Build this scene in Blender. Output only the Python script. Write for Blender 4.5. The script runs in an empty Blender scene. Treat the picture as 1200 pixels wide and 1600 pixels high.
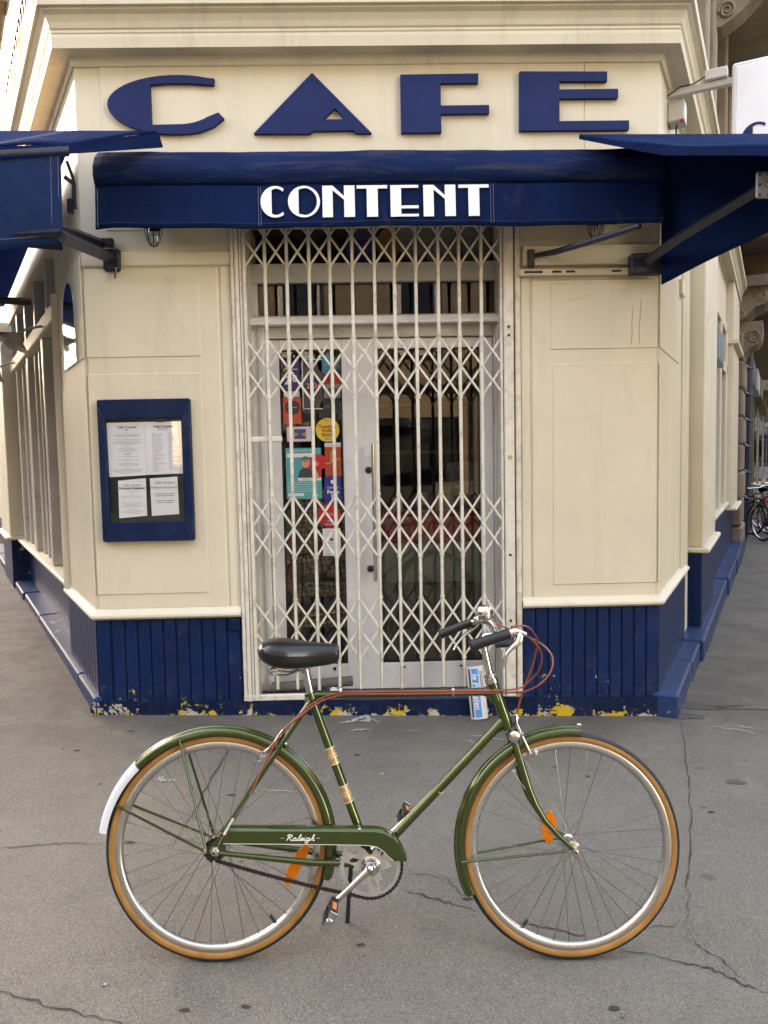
import bpy, bmesh, math, random
from mathutils import Vector, Matrix
from mathutils.geometry import tessellate_polygon
R = math.radians
random.seed(7)
SC = bpy.context.scene
COL = SC.collection

# ------------------------------------------------------------------ camera
PITCH, ROLL, YAW = R(4.1), R(1.1), R(1.15)
fwd = Vector((math.sin(YAW)*math.cos(PITCH), math.cos(YAW)*math.cos(PITCH), -math.sin(PITCH)))
rgt = Vector((math.cos(YAW), -math.sin(YAW), 0))
upv = rgt.cross(fwd)
cr = rgt*math.cos(ROLL) - upv*math.sin(ROLL)
cu = upv*math.cos(ROLL) + rgt*math.sin(ROLL)
cam = bpy.data.cameras.new('camera')
cam.sensor_fit = 'VERTICAL'; cam.sensor_height = 36.0; cam.lens = 27.0
cam.clip_start = 0.05; cam.clip_end = 600
camo = bpy.data.objects.new('camera', cam); COL.objects.link(camo)
camo.matrix_world = Matrix(((cr.x, cu.x, -fwd.x, 0.0), (cr.y, cu.y, -fwd.y, -4.6), (cr.z, cu.z, -fwd.z, 1.6), (0, 0, 0, 1)))
SC.camera = camo

# ------------------------------------------------------------------ sky, sun, exposure
SUN_EL, SUN_AZ = R(25), R(-60)          # azimuth from +Y, clockwise seen from above
sdir = Vector((math.sin(SUN_AZ)*math.cos(SUN_EL), math.cos(SUN_AZ)*math.cos(SUN_EL), math.sin(SUN_EL)))
W = bpy.data.worlds.new('World'); SC.world = W; W.use_nodes = True
nt = W.node_tree; bg = nt.nodes['Background']
sky = nt.nodes.new('ShaderNodeTexSky'); sky.sky_type = 'NISHITA'; sky.sun_disc = False
sky.sun_elevation = SUN_EL; sky.sun_rotation = SUN_AZ
sky.air_density = 1.0; sky.dust_density = 0.8; sky.ozone_density = 0.8
nt.links.new(sky.outputs[0], bg.inputs[0]); bg.inputs[1].default_value = 0.15
sun = bpy.data.lights.new('sun', 'SUN'); sun.energy = 2.0; sun.angle = R(0.55); sun.color = (1.0, 0.88, 0.72)
suno = bpy.data.objects.new('sun', sun); COL.objects.link(suno)
suno.rotation_euler = sdir.to_track_quat('Z', 'Y').to_euler()
SC.view_settings.view_transform = 'Standard'; SC.view_settings.look = 'None'
SC.view_settings.gamma = 1.0; SC.view_settings.exposure = 3.8
SC.view_settings.use_white_balance = True; SC.view_settings.white_balance_temperature = 10300; SC.view_settings.white_balance_tint = 21
SC.cycles.use_denoising = True
SC.cycles.max_bounces = 6; SC.cycles.diffuse_bounces = 3; SC.cycles.glossy_bounces = 3
SC.cycles.transmission_bounces = 4; SC.cycles.transparent_max_bounces = 12
SC.cycles.caustics_reflective = False; SC.cycles.caustics_refractive = False
SC.cycles.sample_clamp_indirect = 8

# ------------------------------------------------------------------ mesh helpers
class MB:
    def __init__(s): s.v = []; s.f = []
    def add(s, vs, fs):
        n = len(s.v); s.v += [Vector(p) for p in vs]; s.f += [[i+n for i in f] for f in fs]; return s
    def box(s, x0, x1, y0, y1, z0, z1, b=0.0):
        if x0 > x1: x0, x1 = x1, x0
        if y0 > y1: y0, y1 = y1, y0
        if z0 > z1: z0, z1 = z1, z0
        if b <= 0:
            return s.add([(x0,y0,z0),(x1,y0,z0),(x1,y1,z0),(x0,y1,z0),(x0,y0,z1),(x1,y0,z1),(x1,y1,z1),(x0,y1,z1)],
                         [(0,3,2,1),(4,5,6,7),(0,1,5,4),(1,2,6,5),(2,3,7,6),(3,0,4,7)])
        b = min(b, (x1-x0)*.45, (y1-y0)*.45, (z1-z0)*.45)
        c = ((x0+x1)/2, (y0+y1)/2, (z0+z1)/2); h = ((x1-x0)/2, (y1-y0)/2, (z1-z0)/2)
        vs = []; idx = {}
        for sx in (-1,1):
            for sy in (-1,1):
                for sz in (-1,1):
                    for a in range(3):
                        hh = [h[k] - (0 if k == a else b) for k in range(3)]
                        idx[(sx,sy,sz,a)] = len(vs)
                        vs.append((c[0]+sx*hh[0], c[1]+sy*hh[1], c[2]+sz*hh[2]))
        fs = []
        def quad(k): fs.append(k)
        for sg in (-1,1):
            o = [(-1,-1),(1,-1),(1,1),(-1,1)]
            fs.append([idx[(sg,a,bb,0)] for a,bb in (o if sg > 0 else o[::-1])])
            fs.append([idx[(a,sg,bb,1)] for a,bb in (o[::-1] if sg > 0 else o)])
            fs.append([idx[(a,bb,sg,2)] for a,bb in (o if sg > 0 else o[::-1])])
        for p in (-1,1):
            for q in (-1,1):
                fs.append([idx[(p,q,-1,0)], idx[(p,q,1,0)], idx[(p,q,1,1)], idx[(p,q,-1,1)]][::(1 if p*q < 0 else -1)])
                fs.append([idx[(p,-1,q,0)], idx[(p,1,q,0)], idx[(p,1,q,2)], idx[(p,-1,q,2)]][::(1 if p*q > 0 else -1)])
                fs.append([idx[(-1,p,q,1)], idx[(1,p,q,1)], idx[(1,p,q,2)], idx[(-1,p,q,2)]][::(1 if p*q < 0 else -1)])
                for r in (-1,1):
                    t = [idx[(p,q,r,0)], idx[(p,q,r,1)], idx[(p,q,r,2)]]
                    fs.append(t if p*q*r > 0 else t[::-1])
        return s.add(vs, fs)
    def prism(s, loops, d0, d1, fn):
        """loops: outer (and holes) of 2-D points; fn(a, b, d) -> xyz; solid between d0 and d1"""
        if not isinstance(loops[0][0], (tuple, list)): loops = [loops]
        flat = [p for L in loops for p in L]
        tris = tessellate_polygon([[Vector((p[0], p[1], 0)) for p in L] for L in loops])
        n = len(flat)
        vs = [fn(p[0], p[1], d0) for p in flat] + [fn(p[0], p[1], d1) for p in flat]
        fs = [list(t) for t in tris] + [[i+n for i in t[::-1]] for t in tris]
        k = 0
        for L in loops:
            m = len(L)
            for i in range(m):
                j = (i+1) % m
                fs.append([k+i, k+i+n, k+j+n, k+j])
            k += m
        return s.add(vs, fs)
    def tube(s, pts, r, n=8, cap=True, closed=False, squash=None):
        pts = [Vector(p) for p in pts]; m = len(pts)
        rr = r if isinstance(r, (list, tuple)) else [r]*m
        ref = None; vs = []; fs = []
        for i, p in enumerate(pts):
            if closed: t = pts[(i+1) % m] - pts[i-1]
            else: t = pts[min(i+1, m-1)] - pts[max(i-1, 0)]
            t.normalize()
            if ref is None:
                ref = Vector((0,0,1)) if abs(t.z) < .9 else Vector((1,0,0))
                ref = (ref - t*ref.dot(t)).normalized()
            else:
                ref = (ref - t*ref.dot(t)).normalized()
            b = t.cross(ref)
            for k in range(n):
                a = 2*math.pi*k/n
                sq = squash or (1, 1)
                vs.append(p + ref*(math.cos(a)*rr[i]*sq[0]) + b*(math.sin(a)*rr[i]*sq[1]))
        for i in range(m if closed else m-1):
            j = (i+1) % m
            for k in range(n):
                l = (k+1) % n
                fs.append([i*n+k, i*n+l, j*n+l, j*n+k])
        if cap and not closed:
            fs.append(list(range(n))[::-1]); fs.append([(m-1)*n+k for k in range(n)])
        return s.add(vs, fs)
    def lathe(s, prof, o=(0,0,0), ax=(0,0,1), n=24, a0=0.0, a1=2*math.pi, close_prof=False, cap=False):
        """prof: (radius, height along ax)"""
        o = Vector(o); ax = Vector(ax).normalized()
        e1 = Vector((1,0,0)) if abs(ax.x) < .9 else Vector((0,0,1))
        e1 = (e1 - ax*e1.dot(ax)).normalized(); e2 = ax.cross(e1)
        full = abs(a1-a0-2*math.pi) < 1e-6
        m = len(prof); cnt = n if full else n+1; vs = []; fs = []
        for i in range(cnt):
            a = a0 + (a1-a0)*i/n
            d = e1*math.cos(a) + e2*math.sin(a)
            for r, h in prof: vs.append(o + d*r + ax*h)
        for i in range(n):
            j = (i+1) % cnt
            for k in range(m if close_prof else m-1):
                l = (k+1) % m
                fs.append([i*m+k, j*m+k, j*m+l, i*m+l])
        if cap and not full:
            fs.append(list(range(m))[::-1]); fs.append([(cnt-1)*m+k for k in range(m)])
        return s.add(vs, fs)
    def sheet(s, rows, thick=0.0, closed=False):
        """rows: list of equal-length point rows"""
        m = len(rows[0]); vs = [p for r in rows for p in r]; fs = []
        for i in range(len(rows)-1):
            for k in range(m-1):
                fs.append([i*m+k, i*m+k+1, (i+1)*m+k+1, (i+1)*m+k])
        return s.add(vs, fs)
    def sweep(s, path, prof, closed_prof=True, cap=True):
        """path: plan points (x,y), prof: (out, z); 'out' is to the right-hand side of travel"""
        P = [Vector((p[0], p[1], 0)) for p in path]; m = len(prof); vs = []; fs = []
        for i, p in enumerate(P):
            d0 = (P[i]-P[i-1]).normalized() if i > 0 else None
            d1 = (P[i+1]-P[i]).normalized() if i < len(P)-1 else None
            if d0 is None: d0 = d1
            if d1 is None: d1 = d0
            n0 = Vector((d0.y, -d0.x, 0)); n1 = Vector((d1.y, -d1.x, 0))
            mt = (n0+n1).normalized(); k = 1.0/max(.2, mt.dot(n0))
            for o, z in prof: vs.append((p.x + mt.x*k*o, p.y + mt.y*k*o, z))
        for i in range(len(P)-1):
            for k in range(m if closed_prof else m-1):
                l = (k+1) % m
                fs.append([i*m+k, (i+1)*m+k, (i+1)*m+l, i*m+l])
        if cap and closed_prof:
            fs.append(list(range(m))); fs.append([(len(P)-1)*m+k for k in range(m)][::-1])
        return s.add(vs, fs)
    def mesh(s, name, smooth=None, recalc=True):
        me = bpy.data.meshes.new(name)
        me.from_pydata([tuple(v) for v in s.v], [], s.f)
        if recalc:
            bm = bmesh.new(); bm.from_mesh(me)
            bmesh.ops.recalc_face_normals(bm, faces=bm.faces); bm.to_mesh(me); bm.free()
        if smooth:
            me.polygons.foreach_set('use_smooth', [True]*len(me.polygons))
            me.set_sharp_from_angle(angle=R(smooth))
        me.update(); return me

WM = {}
def put(o, parent=None, M=None):
    COL.objects.link(o)
    M = M or Matrix.Identity(4)
    if parent is not None:
        o.parent = parent; o.matrix_parent_inverse = WM[parent.name].inverted()
    o.matrix_basis = M; WM[o.name] = M; return o
def tag(o, label=None, cat=None, group=None, kind=None):
    if label: o['label'] = label
    if cat: o['category'] = cat
    if group: o['group'] = group
    if kind: o['kind'] = kind
    return o
def obj(name, mb, mat, parent=None, M=None, smooth=None, recalc=True):
    me = mb if isinstance(mb, bpy.types.Mesh) else mb.mesh(name, smooth, recalc)
    if mat is not None and not me.materials: me.materials.append(mat)
    return put(bpy.data.objects.new(name, me), parent, M)
def thing(name, label, cat, loc=(0,0,0), group=None):
    o = bpy.data.objects.new(name, None); o.empty_display_size = .2
    put(o, None, Matrix.Translation(Vector(loc))); return tag(o, label, cat, group)
def T(x, y, z): return Matrix.Translation(Vector((x, y, z)))
XZ = lambda a, b, d: (a, d, b)          # polygon in the facade plane, depth along y

# ------------------------------------------------------------------ materials
def nodes(name):
    m = bpy.data.materials.new(name); m.use_nodes = True
    t = m.node_tree; return m, t, t.nodes['Principled BSDF']
def coords(t, rnd=True):
    c = t.nodes.new('ShaderNodeTexCoord'); v = c.outputs['Object']
    if rnd:
        oi = t.nodes.new('ShaderNodeObjectInfo'); mu = t.nodes.new('ShaderNodeMath'); mu.operation = 'MULTIPLY'
        mu.inputs[1].default_value = 37.0; t.links.new(oi.outputs['Random'], mu.inputs[0])
        ad = t.nodes.new('ShaderNodeVectorMath'); ad.operation = 'ADD'
        t.links.new(v, ad.inputs[0]); t.links.new(mu.outputs[0], ad.inputs[1]); v = ad.outputs[0]
    return v
def noise(t, v, scale, detail=4, rough=.6, dist=0.0, stretch=None):
    if stretch:
        mp = t.nodes.new('ShaderNodeMapping'); mp.inputs['Scale'].default_value = stretch
        t.links.new(v, mp.inputs[0]); v = mp.outputs[0]
    n = t.nodes.new('ShaderNodeTexNoise'); n.inputs['Scale'].default_value = scale
    n.inputs['Detail'].default_value = detail; n.inputs['Roughness'].default_value = rough
    n.inputs['Distortion'].default_value = dist
    t.links.new(v, n.inputs['Vector']); return n.outputs[0]
def ramp(t, x, a, b, ca=(0,0,0,1), cb=(1,1,1,1)):
    r = t.nodes.new('ShaderNodeValToRGB'); r.color_ramp.elements[0].position = a; r.color_ramp.elements[1].position = b
    r.color_ramp.elements[0].color = ca; r.color_ramp.elements[1].color = cb
    t.links.new(x, r.inputs[0]); return r.outputs[0]
def mixc(t, fac, a, b, mode='MIX'):
    m = t.nodes.new('ShaderNodeMix'); m.data_type = 'RGBA'; m.blend_type = mode
    for k, x in ((0, fac), (6, a), (7, b)):
        if isinstance(x, (int, float)): m.inputs[k].default_value = x
        elif isinstance(x, (tuple, list)): m.inputs[k].default_value = (*x[:3], 1)
        else: t.links.new(x, m.inputs[k])
    return m.outputs[2]
def math_(t, op, a, b=None):
    m = t.nodes.new('ShaderNodeMath'); m.operation = op
    for k, x in ((0, a), (1, b)):
        if x is None: continue
        if isinstance(x, (int, float)): m.inputs[k].default_value = x
        else: t.links.new(x, m.inputs[k])
    return m.outputs[0]
def bump(t, bs, h, strength, dist=.002):
    b = t.nodes.new('ShaderNodeBump'); b.inputs['Strength'].default_value = strength
    b.inputs['Distance'].default_value = dist
    t.links.new(h, b.inputs['Height']); t.links.new(b.outputs[0], bs.inputs['Normal']); return b
def mat(name, col, rough=.5, metal=0.0, var=.15, scale=6.0, bmp=0.0, bscale=60.0, rvar=.1, coat=0.0, spec=None, dirt=None, dirtamt=.5, trans=0.0, bdist=.002):
    """plain surface with broad colour mottling, a dirt layer, gloss variation and fine relief"""
    m, t, bs = nodes(name); v = coords(t)
    n1 = noise(t, v, scale, 3, .6)
    lo = tuple(c*(1-var) for c in col); hi = tuple(min(1, c*(1+var)) for c in col)
    c = mixc(t, ramp(t, n1, .3, .7), lo, hi)
    if dirt:
        n2 = noise(t, v, scale*.45, 5, .7, 1.0)
        c = mixc(t, math_(t, 'MULTIPLY', ramp(t, n2, .5, .78), dirtamt), c, dirt)
    t.links.new(c, bs.inputs['Base Color'])
    n3 = noise(t, v, scale*3, 2)
    rr = math_(t, 'ADD', math_(t, 'MULTIPLY', n3, 2*rvar), rough-rvar)
    t.links.new(rr, bs.inputs['Roughness']); bs.inputs['Metallic'].default_value = metal
    bs.inputs['Coat Weight'].default_value = coat; bs.inputs['Coat Roughness'].default_value = .08
    if spec is not None: bs.inputs['Specular IOR Level'].default_value = spec
    if trans: bs.inputs['Transmission Weight'].default_value = trans
    if bmp: bump(t, bs, noise(t, v, bscale, 3, .65), bmp, bdist)
    return m
def glass(name, tint=(.8,.82,.8), rough=0.0, extra=0.0):
    m, t, bs = nodes(name); t.nodes.remove(bs)
    out = t.nodes['Material Output']
    tr = t.nodes.new('ShaderNodeBsdfTransparent'); tr.inputs[0].default_value = (*tint, 1)
    gl = t.nodes.new('ShaderNodeBsdfGlossy'); gl.inputs['Roughness'].default_value = rough; gl.inputs[0].default_value = (1,1,1,1)
    lw_ = t.nodes.new('ShaderNodeLayerWeight'); lw_.inputs[0].default_value = .5      # Schlick, the same from both sides of a thin pane
    fac = math_(t, 'ADD', math_(t, 'MULTIPLY', math_(t, 'POWER', lw_.outputs['Facing'], 5.0), .93), .045 + extra)
    mx = t.nodes.new('ShaderNodeMixShader'); t.links.new(fac, mx.inputs[0])
    t.links.new(tr.outputs[0], mx.inputs[1]); t.links.new(gl.outputs[0], mx.inputs[2])
    t.links.new(mx.outputs[0], out.inputs['Surface']); return m

def paint_wall(name, col, streak=(.42,.36,.27), amt=.28, rough=.55):
    """hand-painted render/wood: mottling, faint vertical runs, brush relief, a few scuffs"""
    m, t, bs = nodes(name); v = coords(t, False)
    n1 = noise(t, v, 1.3, 4, .6); n2 = noise(t, v, 2.2, 5, .7, .6, (2.2, 2.2, .35)); n3 = noise(t, v, 38, 3, .7)
    c = mixc(t, ramp(t, n1, .3, .72), tuple(x*.92 for x in col), tuple(min(1, x*1.05) for x in col))
    c = mixc(t, math_(t, 'MULTIPLY', ramp(t, n2, .52, .8), amt), c, streak)
    n4 = noise(t, v, 17, 5, .8, 1.5)
    c = mixc(t, math_(t, 'MULTIPLY', ramp(t, n4, .70, .74), .5), c, tuple(x*.55 for x in col))
    t.links.new(c, bs.inputs['Base Color'])
    t.links.new(math_(t, 'ADD', math_(t, 'MULTIPLY', n3, .25), rough-.12), bs.inputs['Roughness'])
    h = math_(t, 'ADD', math_(t, 'MULTIPLY', noise(t, v, 5, 3), 2.0), n3)
    bump(t, bs, h, .25, .003); return m
def chipped(name, col, z0=.02, zw=.16, chips=1.0):
    """navy gloss paint over yellow over cream primer, flaking towards the ground"""
    m, t, bs = nodes(name); v0 = coords(t, False); v = coords(t, True)
    sp = t.nodes.new('ShaderNodeSeparateXYZ'); t.links.new(v0, sp.inputs[0])
    gz = math_(t, 'ADD', math_(t, 'MULTIPLY', sp.outputs['X'], .0287), sp.outputs['Z'])   # height above the sloping pavement
    low = ramp(t, gz, z0, z0+zw, (1,1,1,1), (0,0,0,1))
    big = noise(t, v, 5.5, 6, .62, .8); fine = noise(t, v, 21, 6, .7, .8)
    mp = t.nodes.new('ShaderNodeMapping'); mp.inputs['Location'].default_value = (3.7, 8.1, 1.9); t.links.new(v, mp.inputs[0])
    sel = noise(t, mp.outputs[0], 7, 4, .5)
    c = mixc(t, ramp(t, noise(t, v, 3, 6), .3, .7), tuple(x*.75 for x in col), tuple(x*1.25 for x in col))
    c = mixc(t, math_(t, 'MULTIPLY', ramp(t, noise(t, v, 4, 5, .75, 1.2), .55, .75), .25), c, (.09,.10,.11))
    c = mixc(t, math_(t, 'MULTIPLY', math_(t, 'MULTIPLY', ramp(t, fine, .48, .66), low), .55), c, (.075,.080,.070))
    s1 = math_(t, 'ADD', math_(t, 'MULTIPLY', big, .62), math_(t, 'MULTIPLY', fine, .38))
    s2 = math_(t, 'ADD', s1, math_(t, 'MULTIPLY', low, .165*chips))
    chip = ramp(t, s2, .648, .656)
    under = mixc(t, ramp(t, sel, .50, .53), (.52,.46,.36), (.60,.40,.03))
    under = mixc(t, ramp(t, fine, .62, .7), under, (.22,.18,.13))
    c = mixc(t, chip, c, under); t.links.new(c, bs.inputs['Base Color'])
    t.links.new(math_(t, 'ADD', math_(t, 'MULTIPLY', chip, .4), .38), bs.inputs['Roughness'])
    h = math_(t, 'SUBTRACT', math_(t, 'MULTIPLY', noise(t, v, 30, 5), .5), chip)
    bs.inputs['Specular IOR Level'].default_value = .22
    bump(t, bs, h, .6, .003); return m
def fabric(name, col, fade=(.10,.09,.07), trans=0.0, famt=.3):
    m, t, bs = nodes(name); v = coords(t, False)
    c = mixc(t, ramp(t, noise(t, v, 2.5, 6, .6, .3, (1, 1, .5)), .3, .75), tuple(x*.75 for x in col), tuple(x*1.3 for x in col))
    c = mixc(t, math_(t, 'MULTIPLY', ramp(t, noise(t, v, 6, 5, .75, .5, (1, 1, .4) if famt < .4 else (.35, 1.5, 2.2)), .47 if famt > .4 else .58, .72 if famt > .4 else .8), famt), c, fade)
    t.links.new(c, bs.inputs['Base Color']); bs.inputs['Roughness'].default_value = .62
    bs.inputs['Specular IOR Level'].default_value = .05
    bump(t, bs, math_(t, 'ADD', noise(t, v, 5, 4, .6, .8), math_(t, 'MULTIPLY', noise(t, v, 500, 2), .12)), .55, .02)
    if trans:
        out = t.nodes['Material Output']; tl = t.nodes.new('ShaderNodeBsdfTranslucent'); t.links.new(c, tl.inputs[0])
        mx = t.nodes.new('ShaderNodeMixShader'); mx.inputs[0].default_value = trans
        t.links.new(bs.outputs[0], mx.inputs[1]); t.links.new(tl.outputs[0], mx.inputs[2]); t.links.new(mx.outputs[0], out.inputs['Surface'])
    return m
def asphalt(name):
    m, t, bs = nodes(name); v = coords(t, False)
    big = noise(t, v, .55, 4, .6, .4); mid = noise(t, v, 3.2, 6, .68, .8)
    vor = t.nodes.new('ShaderNodeTexVoronoi'); vor.inputs['Scale'].default_value = 260; t.links.new(v, vor.inputs['Vector'])
    vor2 = t.nodes.new('ShaderNodeTexVoronoi'); vor2.inputs['Scale'].default_value = 75; t.links.new(v, vor2.inputs['Vector'])
    wn = t.nodes.new('ShaderNodeTexWhiteNoise'); t.links.new(vor.outputs['Position'], wn.inputs[0])
    wn2 = t.nodes.new('ShaderNodeTexWhiteNoise'); t.links.new(vor2.outputs['Position'], wn2.inputs[0])
    c = mixc(t, ramp(t, big, .32, .7), (.102,.091,.072), (.182,.164,.132))
    c = mixc(t, math_(t, 'MULTIPLY', ramp(t, mid, .45, .75), .5), c, (.086,.075,.058))
    pz = noise(t, v, 9.0, 4, .6, .5)
    c = mixc(t, math_(t, 'MULTIPLY', ramp(t, pz, .38, .66), .28), c, (.195,.168,.130))
    c = mixc(t, .38, c, mixc(t, wn.outputs[0], (.038,.034,.030), (.295,.265,.210)))
    lt = math_(t, 'MULTIPLY', ramp(t, wn2.outputs[0], .90, .92), ramp(t, vor2.outputs['Distance'], .0, .42, (1,1,1,1), (0,0,0,1)))
    c = mixc(t, math_(t, 'MULTIPLY', ramp(t, lt, .45, .70), .6), c, (.42,.39,.34))
    dk = math_(t, 'MULTIPLY', ramp(t, wn2.outputs[0], .12, .14, (1,1,1,1), (0,0,0,1)), ramp(t, vor2.outputs['Distance'], .0, .4, (1,1,1,1), (0,0,0,1)))
    c = mixc(t, math_(t, 'MULTIPLY', ramp(t, dk, .42, .62), .7), c, (.03,.027,.024))
    fl = noise(t, v, 26, 3, .5, .2, (.28, 1, 1))
    c = mixc(t, math_(t, 'MULTIPLY', ramp(t, fl, .735, .765), .6), c, (.035,.031,.028))
    vg = t.nodes.new('ShaderNodeTexVoronoi'); vg.inputs['Scale'].default_value = 2.6; t.links.new(v, vg.inputs['Vector'])
    gum = ramp(t, math_(t, 'ADD', vg.outputs['Distance'], math_(t, 'MULTIPLY', noise(t, v, 14, 4), .05)), .075, .11, (1,1,1,1), (0,0,0,1))
    wg = t.nodes.new('ShaderNodeTexWhiteNoise'); t.links.new(vg.outputs['Position'], wg.inputs[0])
    gum = math_(t, 'MULTIPLY', gum, ramp(t, wg.outputs[0], .55, .6))
    c = mixc(t, math_(t, 'MULTIPLY', gum, .45), c, (.045,.043,.042))
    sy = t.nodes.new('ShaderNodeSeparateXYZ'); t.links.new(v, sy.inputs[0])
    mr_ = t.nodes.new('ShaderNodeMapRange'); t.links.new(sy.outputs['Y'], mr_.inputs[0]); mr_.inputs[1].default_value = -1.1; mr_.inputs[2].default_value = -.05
    wall_band = math_(t, 'MULTIPLY', math_(t, 'MULTIPLY', mr_.outputs[0], ramp(t, noise(t, v, 2.3, 5, .65, .6), .30, .62)), .62)
    c = mixc(t, wall_band, c, (.066,.055,.043))      # darker brown tone towards the cafe wall, broken up by noise
    t.links.new(c, bs.inputs['Base Color'])
    t.links.new(ramp(t, mid, .2, .8, (.72,.72,.72,1), (.92,.92,.92,1)), bs.inputs['Roughness'])
    h = math_(t, 'ADD', math_(t, 'MULTIPLY', vor.outputs['Distance'], .7), math_(t, 'MULTIPLY', mid, 1.2))
    bump(t, bs, h, .55, .004); return m
def stone(name, col, rel=.5, bs_=14):
    m, t, bs = nodes(name); v = coords(t, False)
    c = mixc(t, ramp(t, noise(t, v, 1.2, 7, .65, .5), .3, .72), tuple(x*.7 for x in col), tuple(min(1, x*1.2) for x in col))
    c = mixc(t, math_(t, 'MULTIPLY', ramp(t, noise(t, v, 3, 8, .75, 1, (1, 1, .3)), .5, .75), .5), c, tuple(x*.35 for x in col))
    t.links.new(c, bs.inputs['Base Color']); bs.inputs['Roughness'].default_value = .85
    bump(t, bs, noise(t, v, bs_, 8, .7), rel, .02); return m
def weave(name, a, b, s=90):
    m, t, bs = nodes(name); v = coords(t, False)
    ck = t.nodes.new('ShaderNodeTexChecker'); ck.inputs['Scale'].default_value = s
    ck.inputs['Color1'].default_value = (*a, 1); ck.inputs['Color2'].default_value = (*b, 1)
    mp = t.nodes.new('ShaderNodeMapping'); mp.inputs['Rotation'].default_value = (.6, .785, .3); t.links.new(v, mp.inputs[0])
    t.links.new(mp.outputs[0], ck.inputs['Vector']); t.links.new(ck.outputs[0], bs.inputs['Base Color'])
    bs.inputs['Roughness'].default_value = .5; return m
def stripes(name, a, b, s=60, dist=4.0):
    m, t, bs = nodes(name); v = coords(t)
    w = t.nodes.new('ShaderNodeTexWave'); w.inputs['Scale'].default_value = s; w.inputs['Distortion'].default_value = dist
    w.inputs['Detail'].default_value = 1; w.inputs['Detail Scale'].default_value = .4
    t.links.new(v, w.inputs['Vector'])
    t.links.new(mixc(t, ramp(t, w.outputs[1], .45, .55), a, b), bs.inputs['Base Color']); bs.inputs['Roughness'].default_value = .8
    return m

M = {}
M['cream'] = paint_wall('cream_paint', (.715,.64,.48))
M['cream_trim'] = paint_wall('cream_trim_paint', (.73,.665,.51), amt=.5)
M['cornice'] = paint_wall('cornice_paint', (.66,.595,.44), amt=.6, rough=.7)
M['gate'] = mat('gate_paint', (.72,.675,.575), .45, var=.08, scale=14, bmp=.2, bscale=50, dirt=(.26,.19,.12), dirtamt=.75)
M['navy'] = chipped('navy_gloss_paint', (.0003,.0165,.072), .0, .42, .5)
M['navy_base'] = chipped('navy_base_paint', (.002,.012,.045), .0, .17, 1.1)
M['ledge'] = chipped('navy_ledge_paint', (.012,.045,.125), .0, .2, .5)
M['navy_box'] = mat('navy_box_paint', (.0012,.013,.050), .42, spec=.2, var=.2, scale=5, bmp=.15, bscale=40, dirt=(.05,.06,.09), dirtamt=.4)
M['cream_crack'] = mat('cream_crack', (.42,.35,.25), .9); M['letter_blue'] = mat('letter_blue_paint', (.004,.019,.096), .5, spec=.2, var=.15, scale=5, bmp=.1, bscale=40)
M['awning'] = fabric('awning_canvas', (.0014,.0120,.053))
M['awning_hood'] = fabric('awning_canvas_faded', (.0030,.0150,.060), (.090,.080,.064), famt=.5); M['awning_top'] = fabric('awning_canvas_daylit', (.014,.050,.17), trans=.6)  # awning_top: brighter blue puts the daylight on the canvas into its colour
M['awn_letter'] = mat('valance_letter_paint', (.86,.83,.78), .6, var=.04)
M['steel_dark'] = mat('dark_navy_steel', (.010,.013,.028), .45, .0, var=.3, scale=12, bmp=.1)
M['alu'] = mat('painted_aluminium', (.60,.58,.54), .38, .0, var=.08, scale=3, rvar=.12, bmp=.06, dirt=(.25,.22,.18), dirtamt=.5)
M['alu_white'] = mat('pale_aluminium', (.72,.71,.69), .35, .0, var=.07, scale=3, dirt=(.35,.31,.26), dirtamt=.4)
M['glass'] = glass('door_glass', (.86,.88,.86))
M['glass_mirror'] = glass('window_glass', (.35,.38,.38), 0, .25); M['glass_dark'] = glass('transom_glass', (.45,.45,.43), 0, .0)
M['glass_clear'] = glass('clear_glass', (1,1,1))
M['mirror'] = mat('mirror_plate', (.75,.82,.82), .04, 1.0, var=.02, rvar=.02, bmp=.05, bscale=3)
M['interior'] = mat('dark_interior', (.075,.058,.043), .7, var=.5, scale=2)
M['interior_floor'] = mat('interior_floor', (.10,.07,.055), .5, var=.5, scale=3)
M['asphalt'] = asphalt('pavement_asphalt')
M['crack'] = mat('crack_dirt', (.040,.035,.030), .95, var=.3, scale=40)
M['chalk'] = mat('worn_white_marking', (.36,.35,.33), .9, var=.25, scale=30)
M['damp'] = mat('damp_asphalt', (.062,.056,.048), .45, var=.3, scale=20, bmp=.5, bscale=180)
M['stone'] = stone('limestone', (.33,.27,.19)); M['stone_rough'] = stone('rough_limestone', (.30,.235,.165), 1.0, 22)
M['stone_sunside'] = stone('sun_side_limestone', (.20,.15,.095), .4); M['stone_dark'] = stone('weathered_limestone', (.20,.155,.11)); M['stone_pale'] = stone('pale_limestone', (.42,.36,.27), .3)
M['stone_opp'] = stone('street_stone', (.15,.132,.105), .3); M['slate_shop'] = mat('slate_blue_shopfront', (.075,.10,.12), .4, var=.2); M['navy_shop'] = mat('dark_navy_shopfront', (.006,.012,.030), .35, var=.3, bmp=.1)
M['grey_shop'] = mat('pale_grey_shopfront', (.42,.42,.44), .5, var=.1); M['olive_shop'] = mat('olive_wall', (.16,.16,.10), .7)
M['box_blue'] = mat('pale_blue_metal', (.17,.24,.27), .4, var=.1); M['iron'] = mat('black_iron', (.012,.012,.013), .5, .2, var=.3); M['gilt'] = mat('brown_balcony_iron', (.035,.025,.016), .6)
M['sign_white'] = mat('white_sign_face', (.80,.80,.80), .4, var=.03); M['white_plastic'] = mat('white_plastic', (.66,.64,.60), .45, var=.1, dirt=(.4,.36,.3))
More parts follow.
